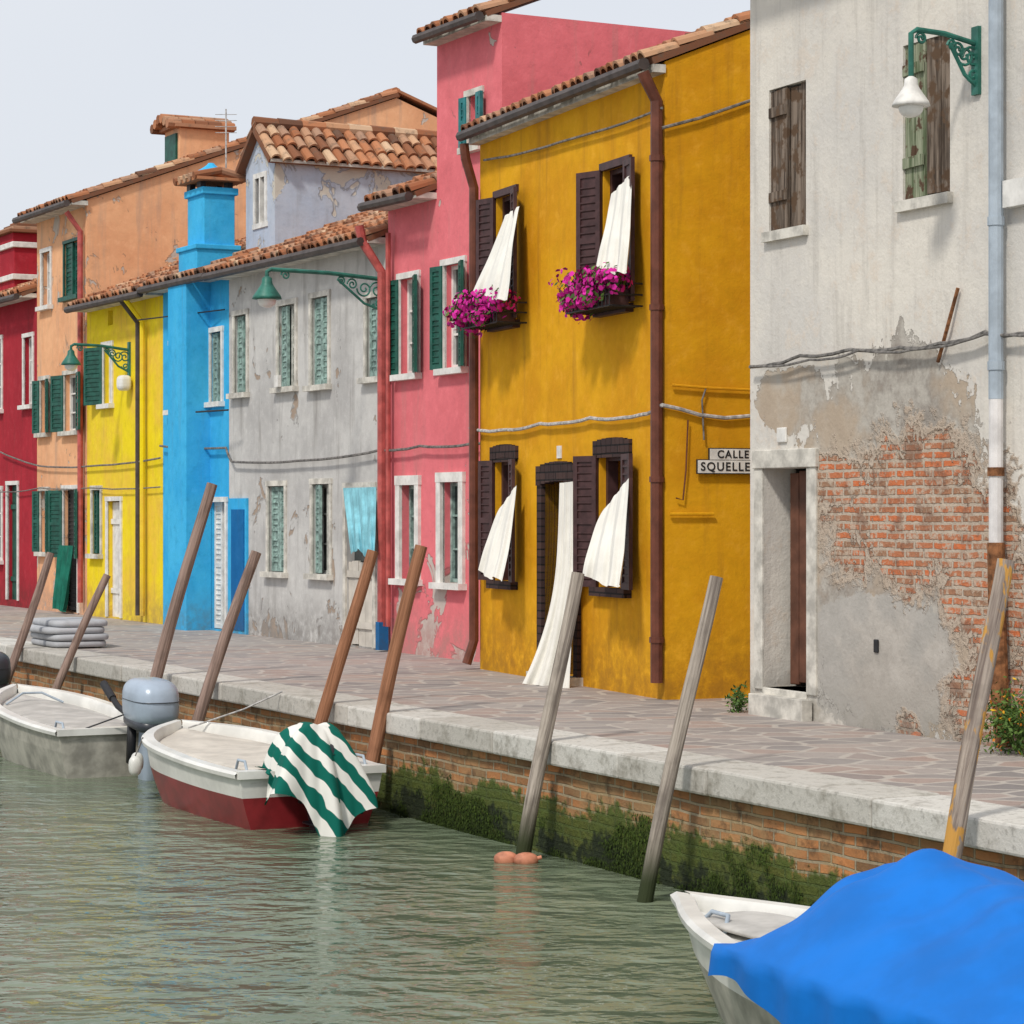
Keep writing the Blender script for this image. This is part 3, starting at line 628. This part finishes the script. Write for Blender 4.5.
# flower boxes
def flowers(name,r,droop):
    a,b,c,d=r; h=empty(name); mb=MB(); F=FO; wo=.34; zb=c-.05; zt=c+.15; a-=.0; b+=.24
    for zz in (zb,zt,(zb+zt)/2):
        mb.tube([F.P(a-.08,0.02,zz),F.P(a-.08,wo,zz),F.P(b+.08,wo,zz),F.P(b+.08,0.02,zz)],.009,'dark',6)
    n=12
    for i in range(n+1):
        q=a-.08+(b-a+.16)*i/n; mb.tube([F.P(q,wo,zb),F.P(q,wo,zt)],.006,'dark',5); mb.tube([F.P(q,.02,zb),F.P(q,wo,zb)],.006,'dark',5)
        mb.tube([F.P(q,wo+.002,zt),F.P(q,wo+.03,zt+.03),F.P(q,wo+.01,zt+.05)],.005,'dark',5)
    mb.obj('iron_basket',h); mb=MB()
    mb.fbox(F,a-.02,b+.02,.12,.32,zb+.01,zb+.16,'brown'); mb.obj('planter',h,bevel=.01)
    mb=MB()
    cl=[(F.P(a-.08+(b-a+.18)*i/10+rj(.03),wo*.75+rj(.08),zt+.03+rj(.05)),.12+R_()*.06) for i in range(11)]
    cl+=[(F.P(a-.12+rj(.05),wo*.85+rj(.1),zt-.02-i*.07),.13) for i in range(droop)]
    cl+=[(F.P(a+.05+(b-a)*R_()*.8,wo+.06,zt-.05-R_()*.10),.08) for i in range(5)]
    for ctr,rad in cl:
        for k in range(100):
            v=Vector((random.gauss(0,1),random.gauss(0,1),random.gauss(0,1))).normalized()*rad*(0.5+.7*R_()); v.z*=.85
            p=ctr+v; nn=(v.normalized()+Vector((rj(.6),rj(.6),rj(.6)))).normalized(); t1=nn.orthogonal().normalized(); t2=nn.cross(t1)
            pet=R_()<.66; s=(.024 if pet else .022)*(0.7+.6*R_()); mb.cr=R_()
            if pet: mb.face([p+(t1*math.cos(q*1.2566)+t2*math.sin(q*1.2566))*s+nn*.004*(q%2) for q in range(5)],'petal')
            else: mb.face([p-t1*s*1.5,p+t2*s*.7,p+t1*s*1.5,p-t2*s*.7],'leaf')
    mb.obj('petunias',h,fix=False)
flowers('flower_box',o[0],3); flowers('flower_box',o[1],3)

# --- white peeling house
h=empty('white_peeling_house'); mb=MB(); F=FW; UW=F.L+4.5; ZW=6.3
wl=[(769,806,100,229),(903,950,96,197),(762,808,468,688)]
o=ops_of(F,wl); o[0]=(*o[0][:3],o[0][2]+1.15); o[1]=(*o[1][:3],o[1][2]+1.15); o[2]=(F.u(764),F.u(808),.22,o[2][3])
ext=[(F.L+1.8,F.L+2.5,1.0,2.2),(F.L+1.8,F.L+2.5,3.9,5.0)]
body(mb,F,0,UW,ZW,'whitep',o+ext,8,3.5,T22,dep=.3); mb.obj('walls',h)
mb=MB()
for i,r in enumerate(o[:2]):
    a,b,c,d=r; mb.fbox(F,a-.04,b+.04,-.02,.05,c-.08,c,'stone'); mb.fbox(F,a,b,-.2,-.18,c,d,'room'); hw=(b-a)/2
    leaf(mb,F,a,c+.01,d,hw-.005,(3,5)[i],1,('planks','gplanks')[i],w0=-.05,planks=True); leaf(mb,F,b,c+.01,d,hw-.005,(4,10)[i],-1,'planks',w0=-.05,planks=True)
for r in ext: win_std(mb,F,r,'closed',lm='planks')
mb.obj('windows',h)
mb=MB(); a,b,c,d=o[2]
mb.fbox(F,a-.13,a,-.02,.02,.2,d,'stone'); mb.fbox(F,b,b+.14,-.02,.02,.2,d,'stone'); mb.fbox(F,a-.14,b+.16,-.02,.035,d,d+.15,'stone')
mb.fbox(F,a,b,-.34,-.3,.2,d,'room')
mb.fbox(F,a,b,-.3,.02,.1,.22,'stone')
leaf(mb,F,b-.02,.25,d-.02,(b-a)*.85,8,-1,'door',w0=-.27,planks=True)
mb.fbox(F,a-.05,b+.1,.02,.12,-.02,.17,'stone')
x=F.hit(783,435); mb.fbox(F,x[0]-.07,x[0]+.07,0,.02,x[1]-.06,x[1]+.06,'white')
x=F.hit(877,646); mb.fbox(F,x[0]-.03,x[0]+.03,0,.015,x[1]-.05,x[1]+.05,'dark')
mb.obj('door_and_step',h,bevel=.008)
mb=MB(); eroof(mb,F,0,UW,ZW,3.5,T22,8,.3); mb.obj('tile_roof',h)
mb=MB(); w_=.09; up=F.u(996,w_)
z1=F.hit(996,400)[1]; z2=F.hit(996,548)[1]; z3=F.hit(1000,600)[1]
mb.tube([F.P(up,w_,ZW-.3),F.P(up,w_,z1)],.052,'greypipe',12); mb.tube([F.P(up,w_,z1+.01),F.P(up,w_,z2)],.05,'whitepipe',12)
mb.tube([F.P(up,w_,z2+.01),F.P(up+.01,w_,z3),F.P(up+.05,w_,.3),F.P(up+.1,w_,.02)],.062,'rust',12)
for zz in (z1+1.2,z1+.2,z2+.5,z2-.02): mb.tube([F.P(up,w_,zz),F.P(up,w_,zz+.06)],.06,'greypipe' if zz>z1 else 'rust',12)
cable(mb,F,[(750,367),(800,356),(850,349),(900,347),(940,343),(985,332),(1024,333),(1060,322)],'cable',.07,.014)
cable(mb,F,[(750,366),(810,360),(860,350),(920,349),(985,334),(1060,330)],'cable',.085,.010)
mb.tube([F.pt(958,288,.03),F.pt(948,325,.05),F.pt(938,362,.03)],.014,'rust',6)
mb.fbox(F,F.u(1012),F.u(1040),0,.08,F.hit(1015,208)[1],F.hit(1015,181)[1],'white')
mb.obj('pipes_and_cables',h)

h=empty('facade_cables'); mb=MB()
cable(mb,FL,[(0,452),(40,466),(90,466),(160,458)],'cable',.07,.014); cable(mb,FL,[(160,446),(226,448),(232,462),(310,460),(380,450),(420,446),(470,444),(520,436)],'cable',.08,.016)
cable(mb,FL,[(0,492),(40,488),(90,488),(160,487)],'cable',.07,.01)
mb.obj('cables',h)

# ---------------- street lamps ----------------
def lamp(F,pxw,py,pxe,shade='lampg',scale=1.0,drop=0.0):
    h=empty('street_lamp'); mb=MB(); u=F.u(pxw); z=F.hit(pxw,py)[1]; we=F.wfor(u,pxe)
    mb.fbox(F,u-.04,u+.04,0,.03,z-.4*scale,z+.12,'lampg')
    mb.tube([F.P(u,.02,z),F.P(u,we*.5,z+.05),F.P(u,we-.05,z+.06),F.P(u,we,z+.03),F.P(u,we+.0,z-.03-drop)],.022*scale,'lampg',8)
    mb.tube([F.P(u,.02,z-.33*scale),F.P(u,we*.2,z-.25*scale),F.P(u,we*.42,z-.02)],.016,'lampg',6)
    def spiral(cw,cz,r0,turns=1.6,dr=1):
        pts=[]
        for i in range(26):
            t=i/25; a=dr*t*turns*2*math.pi; r=r0*(1-t*.85); pts.append(F.P(u,cw+math.cos(a)*r,cz+math.sin(a)*r))
        mb.tube(pts,.011,'lampg',5)
    s=scale
    spiral(we*.09,z-.11*s,.09*s); spiral(we*.2,z-.1*s,.085*s,dr=-1); spiral(we*.3,z-.06*s,.06*s); spiral(we*.08,z-.25*s,.06*s,dr=-1); spiral(we*.39,z-.03*s,.045*s); spiral(we*.85,z+.0,.05*s)
    mb.obj('bracket',h); z-=drop
    mb=MB(); prof=[(.02,0),(.05,-.02),(.055,-.07),(.07,-.1),(.14,-.2),(.15,-.23),(.10,-.235)]
    rows=[[F.P(u+math.cos(q*math.pi/8)*r*s,we+math.sin(q*math.pi/8)*r*s,z-.02+zz*s) for q in range(16)] for r,zz in prof]
    mb.grid(rows,shade,True); mb.sup(F.P(u,we,z-.02-.23*s),F.e*.095*s,F.n*.095*s,Z*.09*s,'glasslamp',.9)
    mb.obj('lamp_head',h,smooth=True)
lamp(FL,388,280,267,scale=1.15); lamp(FL,130,350,71,scale=1.0); lamp(FW,978,44,911,'white',.9,.25)

# ---------------- ground, quay, water ----------------
F=FK; mb=MB()
mb.face([F.P(-120,-.5,0),F.P(60,-.5,0),F.P(60,-400,0),F.P(-120,-400,0)],'paving'); mb.obj('pavement')
mb=MB(); mb.face([F.P(-120,-.5,-.004),F.P(-600,-.5,-.004),F.P(-600,-400,-.004),F.P(-120,-400,-.004)],'paving')
mb.face([F.P(60,-.5,-.004),F.P(400,-.5,-.004),F.P(400,-400,-.004),F.P(60,-400,-.004)],'paving')
mb.face([F.P(-600,60,-2.2),F.P(400,60,-2.2),F.P(400,-1,-2.2),F.P(-600,-1,-2.2)],'mud'); mb.obj('ground')
h=empty('quay'); mb=MB(); u=-60.0
while u<F.L+25:
    l=1.1+R_()*1.0; mb.cr=R_(); wz=rj(.012)
    mb.fbox(F,u+.004,u+l-.004,-.5,wz,-.16,.012+rj(.005),'kerb'); u+=l
mb.obj('kerb_stones',h,bevel=.018); mb=MB()
mb.face([F.P(-120,-.1,-.158),F.P(60,-.1,-.158),F.P(60,-.1,-2.2),F.P(-120,-.1,-2.2)],'qbrick'); mb.face([F.P(-120,-.1,-.157),F.P(60,-.1,-.157),F.P(60,-.5,-.157),F.P(-120,-.5,-.157)],'qbrick')
mb.obj('brick_wall',h)
mb=MB()
mb.face([F.P(-600,-.15,WATER),F.P(400,-.15,WATER),F.P(400,7.0,WATER),F.P(-600,7.0,WATER)],'water'); mb.obj('canal_water')
h=empty('near_quay'); mb=MB(); mb.fbox(F,-100,80,7.0,7.5,-.16,.0,'kerb'); mb.fbox(F,-100,80,7.1,40,-2.2,-.165,'qbrick'); mb.fbox(F,-100,80,7.5,40,-.164,-.004,'paving'); mb.obj('near_paving',h)
# thin film of seaweed clinging to the bricks near the waterline
from mathutils import noise as mn
mb=MB(); ua,ub=F.u(380),F.u(840)
for i in range(38000):
    uu=ua+(ub-ua)*R_()
    fr=(uu-ua)/(ub-ua); k=R_()**1.3; z=WATER-.02+.46*k
    den=mn.noise(Vector((uu*1.3,z*2.2,1)))*.8+mn.noise(Vector((uu*5,z*6,7)))*.5+.52-.80*k-.15*fr
    if den<R_()*.25: continue
    w=-.098+R_()*.014; s=.005+R_()*.009; mb.cr=R_()*(.35+.65*k)
    d=(F.e*rj(1)+Z*rj(.4)+F.n*rj(.2)).normalized(); e2=(F.n*.12+Z*-.9+F.e*rj(.5)).normalized(); p=F.P(uu,w,z)
    mb.face([p,p+d*s*.6+e2*s*.6,p+e2*s*2.0,p-d*s*.5+e2*s*.6],'algae')
mb.obj('seaweed',fix=False)

# ---------------- mooring poles ----------------
def pole(bx,by,tx,ty,r,mat,w=.18):
    h=empty('mooring_pole'); mb=MB(); u,z=FK.hit(bx,by,w); B=FK.P(u,w,z)
    N=-FK.n; p=(tx-512)/FPX; d=(p*B.y-B.x)/(N.x-p*N.y); T=B+N*d; T.z=CAMH-(ty-512)/FPX*T.y
    D=(B-T)/(T.z-B.z); bot=B+D*(B.z+2.0)
    pts=[]; n=22; ph=R_()*6
    for i in range(n+1):
        t=i/n; pts.append(bot.lerp(T,t)+Vector((math.sin(t*7+ph)*.016,math.sin(t*5+ph)*.012,0)))
    pts.append(pts[-1]+(pts[-1]-pts[-2]).normalized()*.012)
    mb.tube(pts[:-1],r*1.1,mat,16,r*.85); mb.obj('shaft',h,smooth=False)
    return B,T
pole(8,680,50,553,.055,'poledk'); pole(62,675,108,575,.05,'poledk'); pole(155,685,211,484,.065,'poledk'); pole(200,715,256,552,.06,'poledk')
pole(321,728,371,551,.058,'polebrown',.12); pole(371,765,421,546,.06,'polebrown',.12)
pole(524,858,576,573,.055,'polegrey',.2); pole(646,898,714,577,.05,'polegrey',.36); pole(952,872,1003,560,.055,'polepaint',.2)
for i,(x,y) in enumerate(((506,862),(526,863))):
    h=empty('mooring_buoy'); mb=MB(); p=ground(x,y,WATER)
    mb.sup(p+Z*.02,Vector((.085,.02,0)),Vector((-.02,.06,0)),Z*.055,'orangebuoy',.9,16,10); mb.tube([p+Vector((.07,0,.03)),p+Vector((.11,0,.04))],.015,'orangebuoy',6)
    mb.obj('float',h,smooth=True)

# ---------------- boats ----------------
D_=-FK.e; LFT=Z.cross(D_)
def bmat(p,yaw=0):
    m=Matrix(((D_.x,LFT.x,0,p.x),(D_.y,LFT.y,0,p.y),(0,0,1,WATER),(0,0,0,1))); return m@Matrix.Rotation(math.radians(yaw),4,'Z')
def hull(L,B,fs,fb,mats,par,deckcrown=.03,deckdrop=.05,ex=3.2):
    low,up,rim,deck=mats; n=26; S=[]
    for i in range(n+1):
        t=i/n
        b=B/2*((.9+.1*math.sin(math.pi/2*t/.4)) if t<.4 else max(.012,(1-((t-.4)/.6)**ex)))
        zs=fs+(fb-fs)*t**1.8
        S.append((t,b,zs,lambda zf,t=t: L*t-(1-zf)*.42*t**4+.05*(1-t)*(1-zf)))
    mb=MB()
    for mode in (1,-1):
        def P(i,bf,z,zf): t,b,zs,X=S[i]; return Vector((X(zf),mode*b*bf,z))
        mb.grid([[P(i,0.02,-.2+.14*S[i][0]**4,0),P(i,.78,-.08+.1*S[i][0]**3,.15)] for i in range(n+1)],low)
        mb.grid([[P(i,.78,-.08+.1*S[i][0]**3,.15),P(i,.90,S[i][2]*.34,.45),P(i,.955,S[i][2]*.62,.75)] for i in range(n+1)],low)
        mb.grid([[P(i,.955,S[i][2]*.62,.75),P(i,1.0,S[i][2],1)] for i in range(n+1)],up)
        def Q(i,off,dz): t,b,zs,X=S[i]; return Vector((X(1)+ (off if i==n else 0),mode*max(.005,b+off),zs+dz))
        mb.grid([[Q(i,0,0),Q(i,.035,.004),Q(i,.04,.035),Q(i,.015,.055),Q(i,-.07,.055),Q(i,-.085,.03),Q(i,-.09,-deckdrop)] for i in range(n+1)],rim)
        mb.grid([[Q(i,-.09,-deckdrop),Vector((S[i][3](1),mode*max(.002,(S[i][1]-.09))*.5,S[i][2]-deckdrop+deckcrown*.8)),Vector((S[i][3](1),0,S[i][2]-deckdrop+deckcrown))] for i in range(n)],deck)
    t,b,zs,X=S[0]
    pr=[(0.02,-.2,0),(.78,-.08,.15),(.9,zs*.34,.45),(.955,zs*.62,.75)]
    lowp=[Vector((X(f),b*k,z)) for k,z,f in pr]+[Vector((X(f),-b*k,z)) for k,z,f in pr[::-1]]
    mb.face(lowp,low); 
    mb.face([Vector((X(.75),.955*b,zs*.62)),Vector((X(1),b,zs)),Vector((X(1),b+.03,zs+.055)),Vector((X(1),-b-.03,zs+.055)),Vector((X(1),-b,zs)),Vector((X(.75),-.955*b,zs*.62))],up)
    mb.obox(Vector((-.03,-b-.02,zs+.0)),Vector((.14,0,0)),Vector((0,2*b+.04,0)),Z*.06,rim)
    o=mb.obj('hull',par,smooth=True); 
    e=o.modifiers.new('es','EDGE_SPLIT'); e.split_angle=math.radians(35)
    return S
def outboard(par,x,y,z,cm,tilt=0,sc=1.0):
    mb=MB(); 
    V=lambda a,b,c: Vector((a*sc,b*sc,c*sc))
    mb.sup(V(-.08,0,.36),V(.27,0,-.02),V(0,.165,0),V(.02,0,.17),cm,.6,24,14)
    mb.sup(V(-.08,0,.22),V(.25,0,0),V(0,.15,0),V(0,0,.05),'cowld',.5)
    mb.sup(V(-.08,0,.38),V(.276,0,-.02),V(0,.169,0),V(0,0,.012),'cowld',.6,24,6)
    mb.sup(V(-.07,0,.0),V(.1,0,0),V(0,.06,0),V(0,0,.3),'cowld' if cm=='cowld' else 'cowl',.6)
    mb.sup(V(-.07,0,-.3),V(.09,0,0),V(0,.03,0),V(0,0,.2),'cowl' if cm=='cowl' else 'cowld',.6)
    mb.sup(V(-.13,0,-.28),V(.2,0,0),V(0,.11,0),V(0,0,.012),'cowld',.6)
    mb.sup(V(-.1,0,-.45),V(.2,0,0),V(0,.045,0),V(0,0,.045),'cowl' if cm=='cowl' else 'cowld',.8)
    for k in range(3):
        a=k*2.094; mb.sup(V(-.32,math.cos(a)*.07,-.45+math.sin(a)*.07),V(.015,0,.01),V(0,math.cos(a)*.07,math.sin(a)*.07),V(0,-math.sin(a)*.03,math.cos(a)*.03),'black',1,10,6)
    mb.obox(V(.03,-.11,-.1),V(.06,0,0),V(0,.05,0),V(0,0,.28),'black'); mb.obox(V(.03,.06,-.1),V(.06,0,0),V(0,.05,0),V(0,0,.28),'black')
    mb.tube([V(.12,.05,.2),V(.35,.1,.26),V(.58,.12,.36)],.022*sc,'black',8)
    mb.tube([V(.44,.11,.30),V(.62,.125,.38)],.03*sc,'black',8)
    o=mb.obj('outboard_motor',par,smooth=True); o.matrix_local=Matrix.Translation((x,y,z))@Matrix.Rotation(math.radians(tilt),4,'Y'); return o
# boat A (left)
h=empty('motorboat',bmat(ground(116,777,WATER)))
S=hull(3.45,1.2,.40,.60,('gelold','gelold','gel','deckg'),h)
mb=MB(); mb.tube([Vector((2.7,-.3,.50)),Vector((2.8,-.1,.60)),Vector((2.8,.1,.60)),Vector((2.7,.3,.50))],.012,'greypipe')
mb.sup(Vector((1.3,.0,.42)),Vector((.8,0,.01)),Vector((0,.4,0)),Z*.03,'deckg',.5,28,10); mb.tube([Vector((.15,.45,.42)),Vector((.2,.45,.50)),Vector((.4,.45,.50)),Vector((.45,.45,.42))],.012,'greypipe')
mb.tube([Vector((.2,-.5,.42)),Vector((-.2,-.1,.62)),Vector((.1,.3,.44))],.008,'black',5); mb.obj('fittings',h,smooth=True)
outboard(h,-.25,-.20,.26,'cowl',-6,1.3)
p=FK.P(FK.u(-12,.9),1.1,0); h=empty('motorboat',bmat(p)); hull(4.0,1.3,.36,.5,('gelold','gel','gel','deckg'),h); outboard(h,-.12,-.15,.30,'cowld',-5,1.2)
# boat B
h=empty('motorboat',bmat(ground(312,827,WATER)))
LB=3.15
S=hull(LB,1.33,.40,.55,('redhull','gel','gel','deck'),h,.04,.04,3.6)
mb=MB()
mb.sup(Vector((1.5,0,.43)),Vector((1.05,0,.02)),Vector((0,.46,0)),Z*.025,'deck',.45,32,10)
for x in (2.3,2.6): 
    i=int(x/LB*26); mb.sup(Vector((x,S[i][1]+.07,.3)),Vector((.055,0,0)),Vector((0,.055,0)),Z*.085,'gel',.8,14,10); mb.tube([Vector((x,S[i][1]+.07,.38)),Vector((x,S[i][1],.54))],.006,'cable',5)
for sy in (.5,-.5): mb.tube([Vector((.1,sy,.44)),Vector((.15,sy,.52)),Vector((.3,sy,.52)),Vector((.35,sy,.44))],.012,'greypipe')
mb.tube([Vector((2.9,0,.55)),Vector((2.85,-.5,.70)),Vector((2.8,-.85,.85))],.008,'cablew',5)
mb.obj('deck_hatch_fenders_cleats',h,smooth=True)
outboard(h,-.12,.05,.28,'cowld',0,.8)
mb=MB(); rows=[]; NR=28; NC=112
prof=[(0,.81),(.08,.81),(.15,.79),(.215,.74),(.265,.66),(.305,.56),(.335,.45),(.36,.34),(.38,.23),(.39,.13),(.39,.05)]
def pf(t):
    x=t*(len(prof)-1); i=min(int(x),len(prof)-2); f=x-i; return [prof[i][k]+(prof[i+1][k]-prof[i][k])*f for k in (0,1)]
for j in range(NR+1):
    t=j/NR; r,z=pf(t); row=[]
    for i in range(NC):
        a=2*math.pi*i/NC; f1=math.sin(6*a+.9*math.sin(2*a)+1+t); fo=.17*t**1.0*math.copysign(abs(f1)**.7,f1)+.06*t*math.sin(14*a+t*2)
        rr=r*(1+fo*1.2)*(1+.25*t*(math.sin(a-.4)**2)*(1 if math.sin(a)>0 else .1))
        zz=z+max(0,math.cos(a))*.42*t**2+.16*t*t*math.sin(3*a+1.6)+.06*t*math.sin(a*5+2)+max(0,math.sin(a))*.14*t*t
        if math.cos(a)>-.15: zz=max(zz,.47+.02*math.sin(9*a+t*5))
        row.append(Vector((-.14+math.cos(a)*rr*.95-.05*t,.06+math.sin(a)*rr-.05*(1-t)+.03*math.sin(t*5),zz+.04*math.sin(a*3)*math.sin(t*3))))
    rows.append(row)
mb.grid(rows,'stripe',True); o_=mb.obj('striped_motor_cover',h,smooth=True); sd=o_.modifiers.new('s','SUBSURF'); sd.levels=1; sd.render_levels=1
# boat C with tarp
bow=Vector((.88,12.95,0)); Lc=4.8
h=empty('tarpaulin_covered_boat',bmat(bow-D_*Lc)); S=hull(Lc,1.45,.40,.44,('gelold','gel','gel','gel'),h,ex=2.4)
mb=MB(); rows=[]; NX=120; NY=80
def lerpT(tab,x):
    for i in range(len(tab)-1):
        if x<=tab[i+1][0]:
            f=(x-tab[i][0])/(tab[i+1][0]-tab[i][0]); f=max(0,min(1,f)); return tab[i][1]+(tab[i+1][1]-tab[i][1])*(f*f*(3-2*f))
    return tab[-1][1]
Q0=1.45
hg=[(0,.04),(.15,.20),(.35,.38),(.75,.45),(1.35,.42),(2.15,.27),(3.4,.18)]
for i in range(NX+1):
    q=Q0+3.25*i/NX; x=Lc-q; t=x/Lc; ii=min(25,int(t*26)); f=t*26-ii; b=S[ii][1]*(1-f)+S[ii+1][1]*f; zs=S[ii][2]
    row=[]
    for j in range(NY+1):
        s=-1+2*j/NY; a=abs(s)
        if a>.86: y=math.copysign(b+.085+.014*math.sin(q*17+s),s); z=zs+.05-(a-.86)/.14*.14*(1+.35*math.sin(q*6.0+s)); 
        else: 
            y=s/.86*(b+.085); k=1-(a/.86)**1.6; H=lerpT(hg,q-Q0); z=zs+.075+H*k
            z+=.018*math.sin(q*6+y*5+math.sin(q*3)*2)*(.2+k)*min(1,k*3)+.018*math.sin(y*15-q*5+math.sin(q*5))*k+.011*math.sin(q*21+y*9)*k - .06*abs(math.sin(q*2.6+.8))**3*math.sin(math.pi*a/.86)*min(1,k*2)
        row.append(Vector((x+.05*math.sin(y*8)*max(0,1-i/12)+.10*(a*a)*max(0,1-i/20),y,z)))
    rows.append(row)
mb.grid(rows,'tarp'); 
mb.obj('tarpaulin',h,smooth=True); mb=MB()
mb.tube([Vector((Lc-.5,.2,.41)),Vector((Lc-.55,.15,.48)),Vector((Lc-.7,.15,.48)),Vector((Lc-.75,.2,.41))],.012,'greypipe')
mb.sup(Vector((Lc-.85,0,.435)),Vector((.45,0,0)),Vector((0,.24,0)),Z*.02,'deckg',.6,24,8); mb.obj('bow_cleat_and_hatch',h,smooth=True)

# ---------------- small things ----------------
h=empty('stacked_cushions'); mb=MB(); p=ground(46,647,0); q=FK
for i in range(4):
    c=p+q.n*(-.28+rj(.04))+q.e*(rj(.06))+Z*(.055+i*.08); mb.sup(c,q.e*.60,q.n*(.36+rj(.02)),Z*.045,'cushion',.35,28,10)
mb.obj('cushions',h,smooth=True)
def plant(name,c,rx,rz,n,fl=0):
    mb=MB()
    for k in range(6): 
        a=k; mb.tube([c,c+Vector((math.cos(a)*rx*.4,math.sin(a)*rx*.4,rz*.8))],.006,'leaf',4)
    for k in range(n):
        v=Vector((random.gauss(0,.5),random.gauss(0,.5),random.gauss(0,.45))); p=c+Vector((v.x*rx,v.y*rx,max(.01,rz*.9+v.z*rz))); s=.013+R_()*.016; mb.cr=R_()
        d=Vector((rj(1),rj(1),rj(1))).normalized(); e2=d.orthogonal().normalized(); m='leaf'
        if R_()<fl: m='petal2'
        mb.face([p,p+d*s+e2*s*.45,p+d*s*2,p+d*s-e2*s*.45],m)
    mb.obj(name,fix=False)
c=FW.P(-.02,.10,0); plant('wall_weed',c,.08,.11,240)
c=FW.P(FW.u(1040),.2,0.02); plant('flowering_bush',c,.20,.22,1300,.07)

# ---------------- camera, light, world ----------------
sc=bpy.context.scene
cd=bpy.data.cameras.new('camera'); cd.sensor_width=36; cd.lens=FPX/1024*36; cd.clip_end=2000; cd.clip_start=.1
co=bpy.data.objects.new('camera',cd); co.location=CAM; co.rotation_euler=(math.radians(90),0,0); sc.collection.objects.link(co); sc.camera=co
sd=Vector((-.38,-.72,.92)).normalized()
ld=bpy.data.lights.new('sun','SUN'); ld.energy=2.4; ld.angle=math.radians(6); ld.color=(1,.95,.87)
lo=bpy.data.objects.new('sun',ld); lo.rotation_euler=(-sd).to_track_quat('-Z','Y').to_euler(); sc.collection.objects.link(lo)
w=bpy.data.worlds.new('World'); sc.world=w; w.use_nodes=True; nt=w.node_tree; bg=nt.nodes['Background']
sky=nt.nodes.new('ShaderNodeTexSky'); sky.sky_type='NISHITA'; sky.sun_disc=False; sky.sun_elevation=math.asin(sd.z); sky.sun_rotation=math.atan2(sd.x,sd.y); sky.dust_density=3
mx=nt.nodes.new('ShaderNodeMixRGB'); tc=nt.nodes.new('ShaderNodeTexCoord'); nz=nt.nodes.new('ShaderNodeTexNoise'); nz.inputs['Scale'].default_value=2.5; nz.inputs['Detail'].default_value=4
nt.links.new(tc.outputs['Generated'],nz.inputs['Vector'])
cl=nt.nodes.new('ShaderNodeMixRGB'); cl.inputs[1].default_value=(7.4,7.9,8.8,1); cl.inputs[2].default_value=(9.6,9.7,9.9,1); nt.links.new(nz.outputs['Fac'],cl.inputs[0])
mx.inputs[0].default_value=.85; nt.links.new(sky.outputs[0],mx.inputs[1]); nt.links.new(cl.outputs[0],mx.inputs[2])
nt.links.new(mx.outputs[0],bg.inputs['Color']); bg.inputs['Strength'].default_value=.1
sc.view_settings.view_transform='Standard'; sc.view_settings.look='None'; sc.view_settings.exposure=0
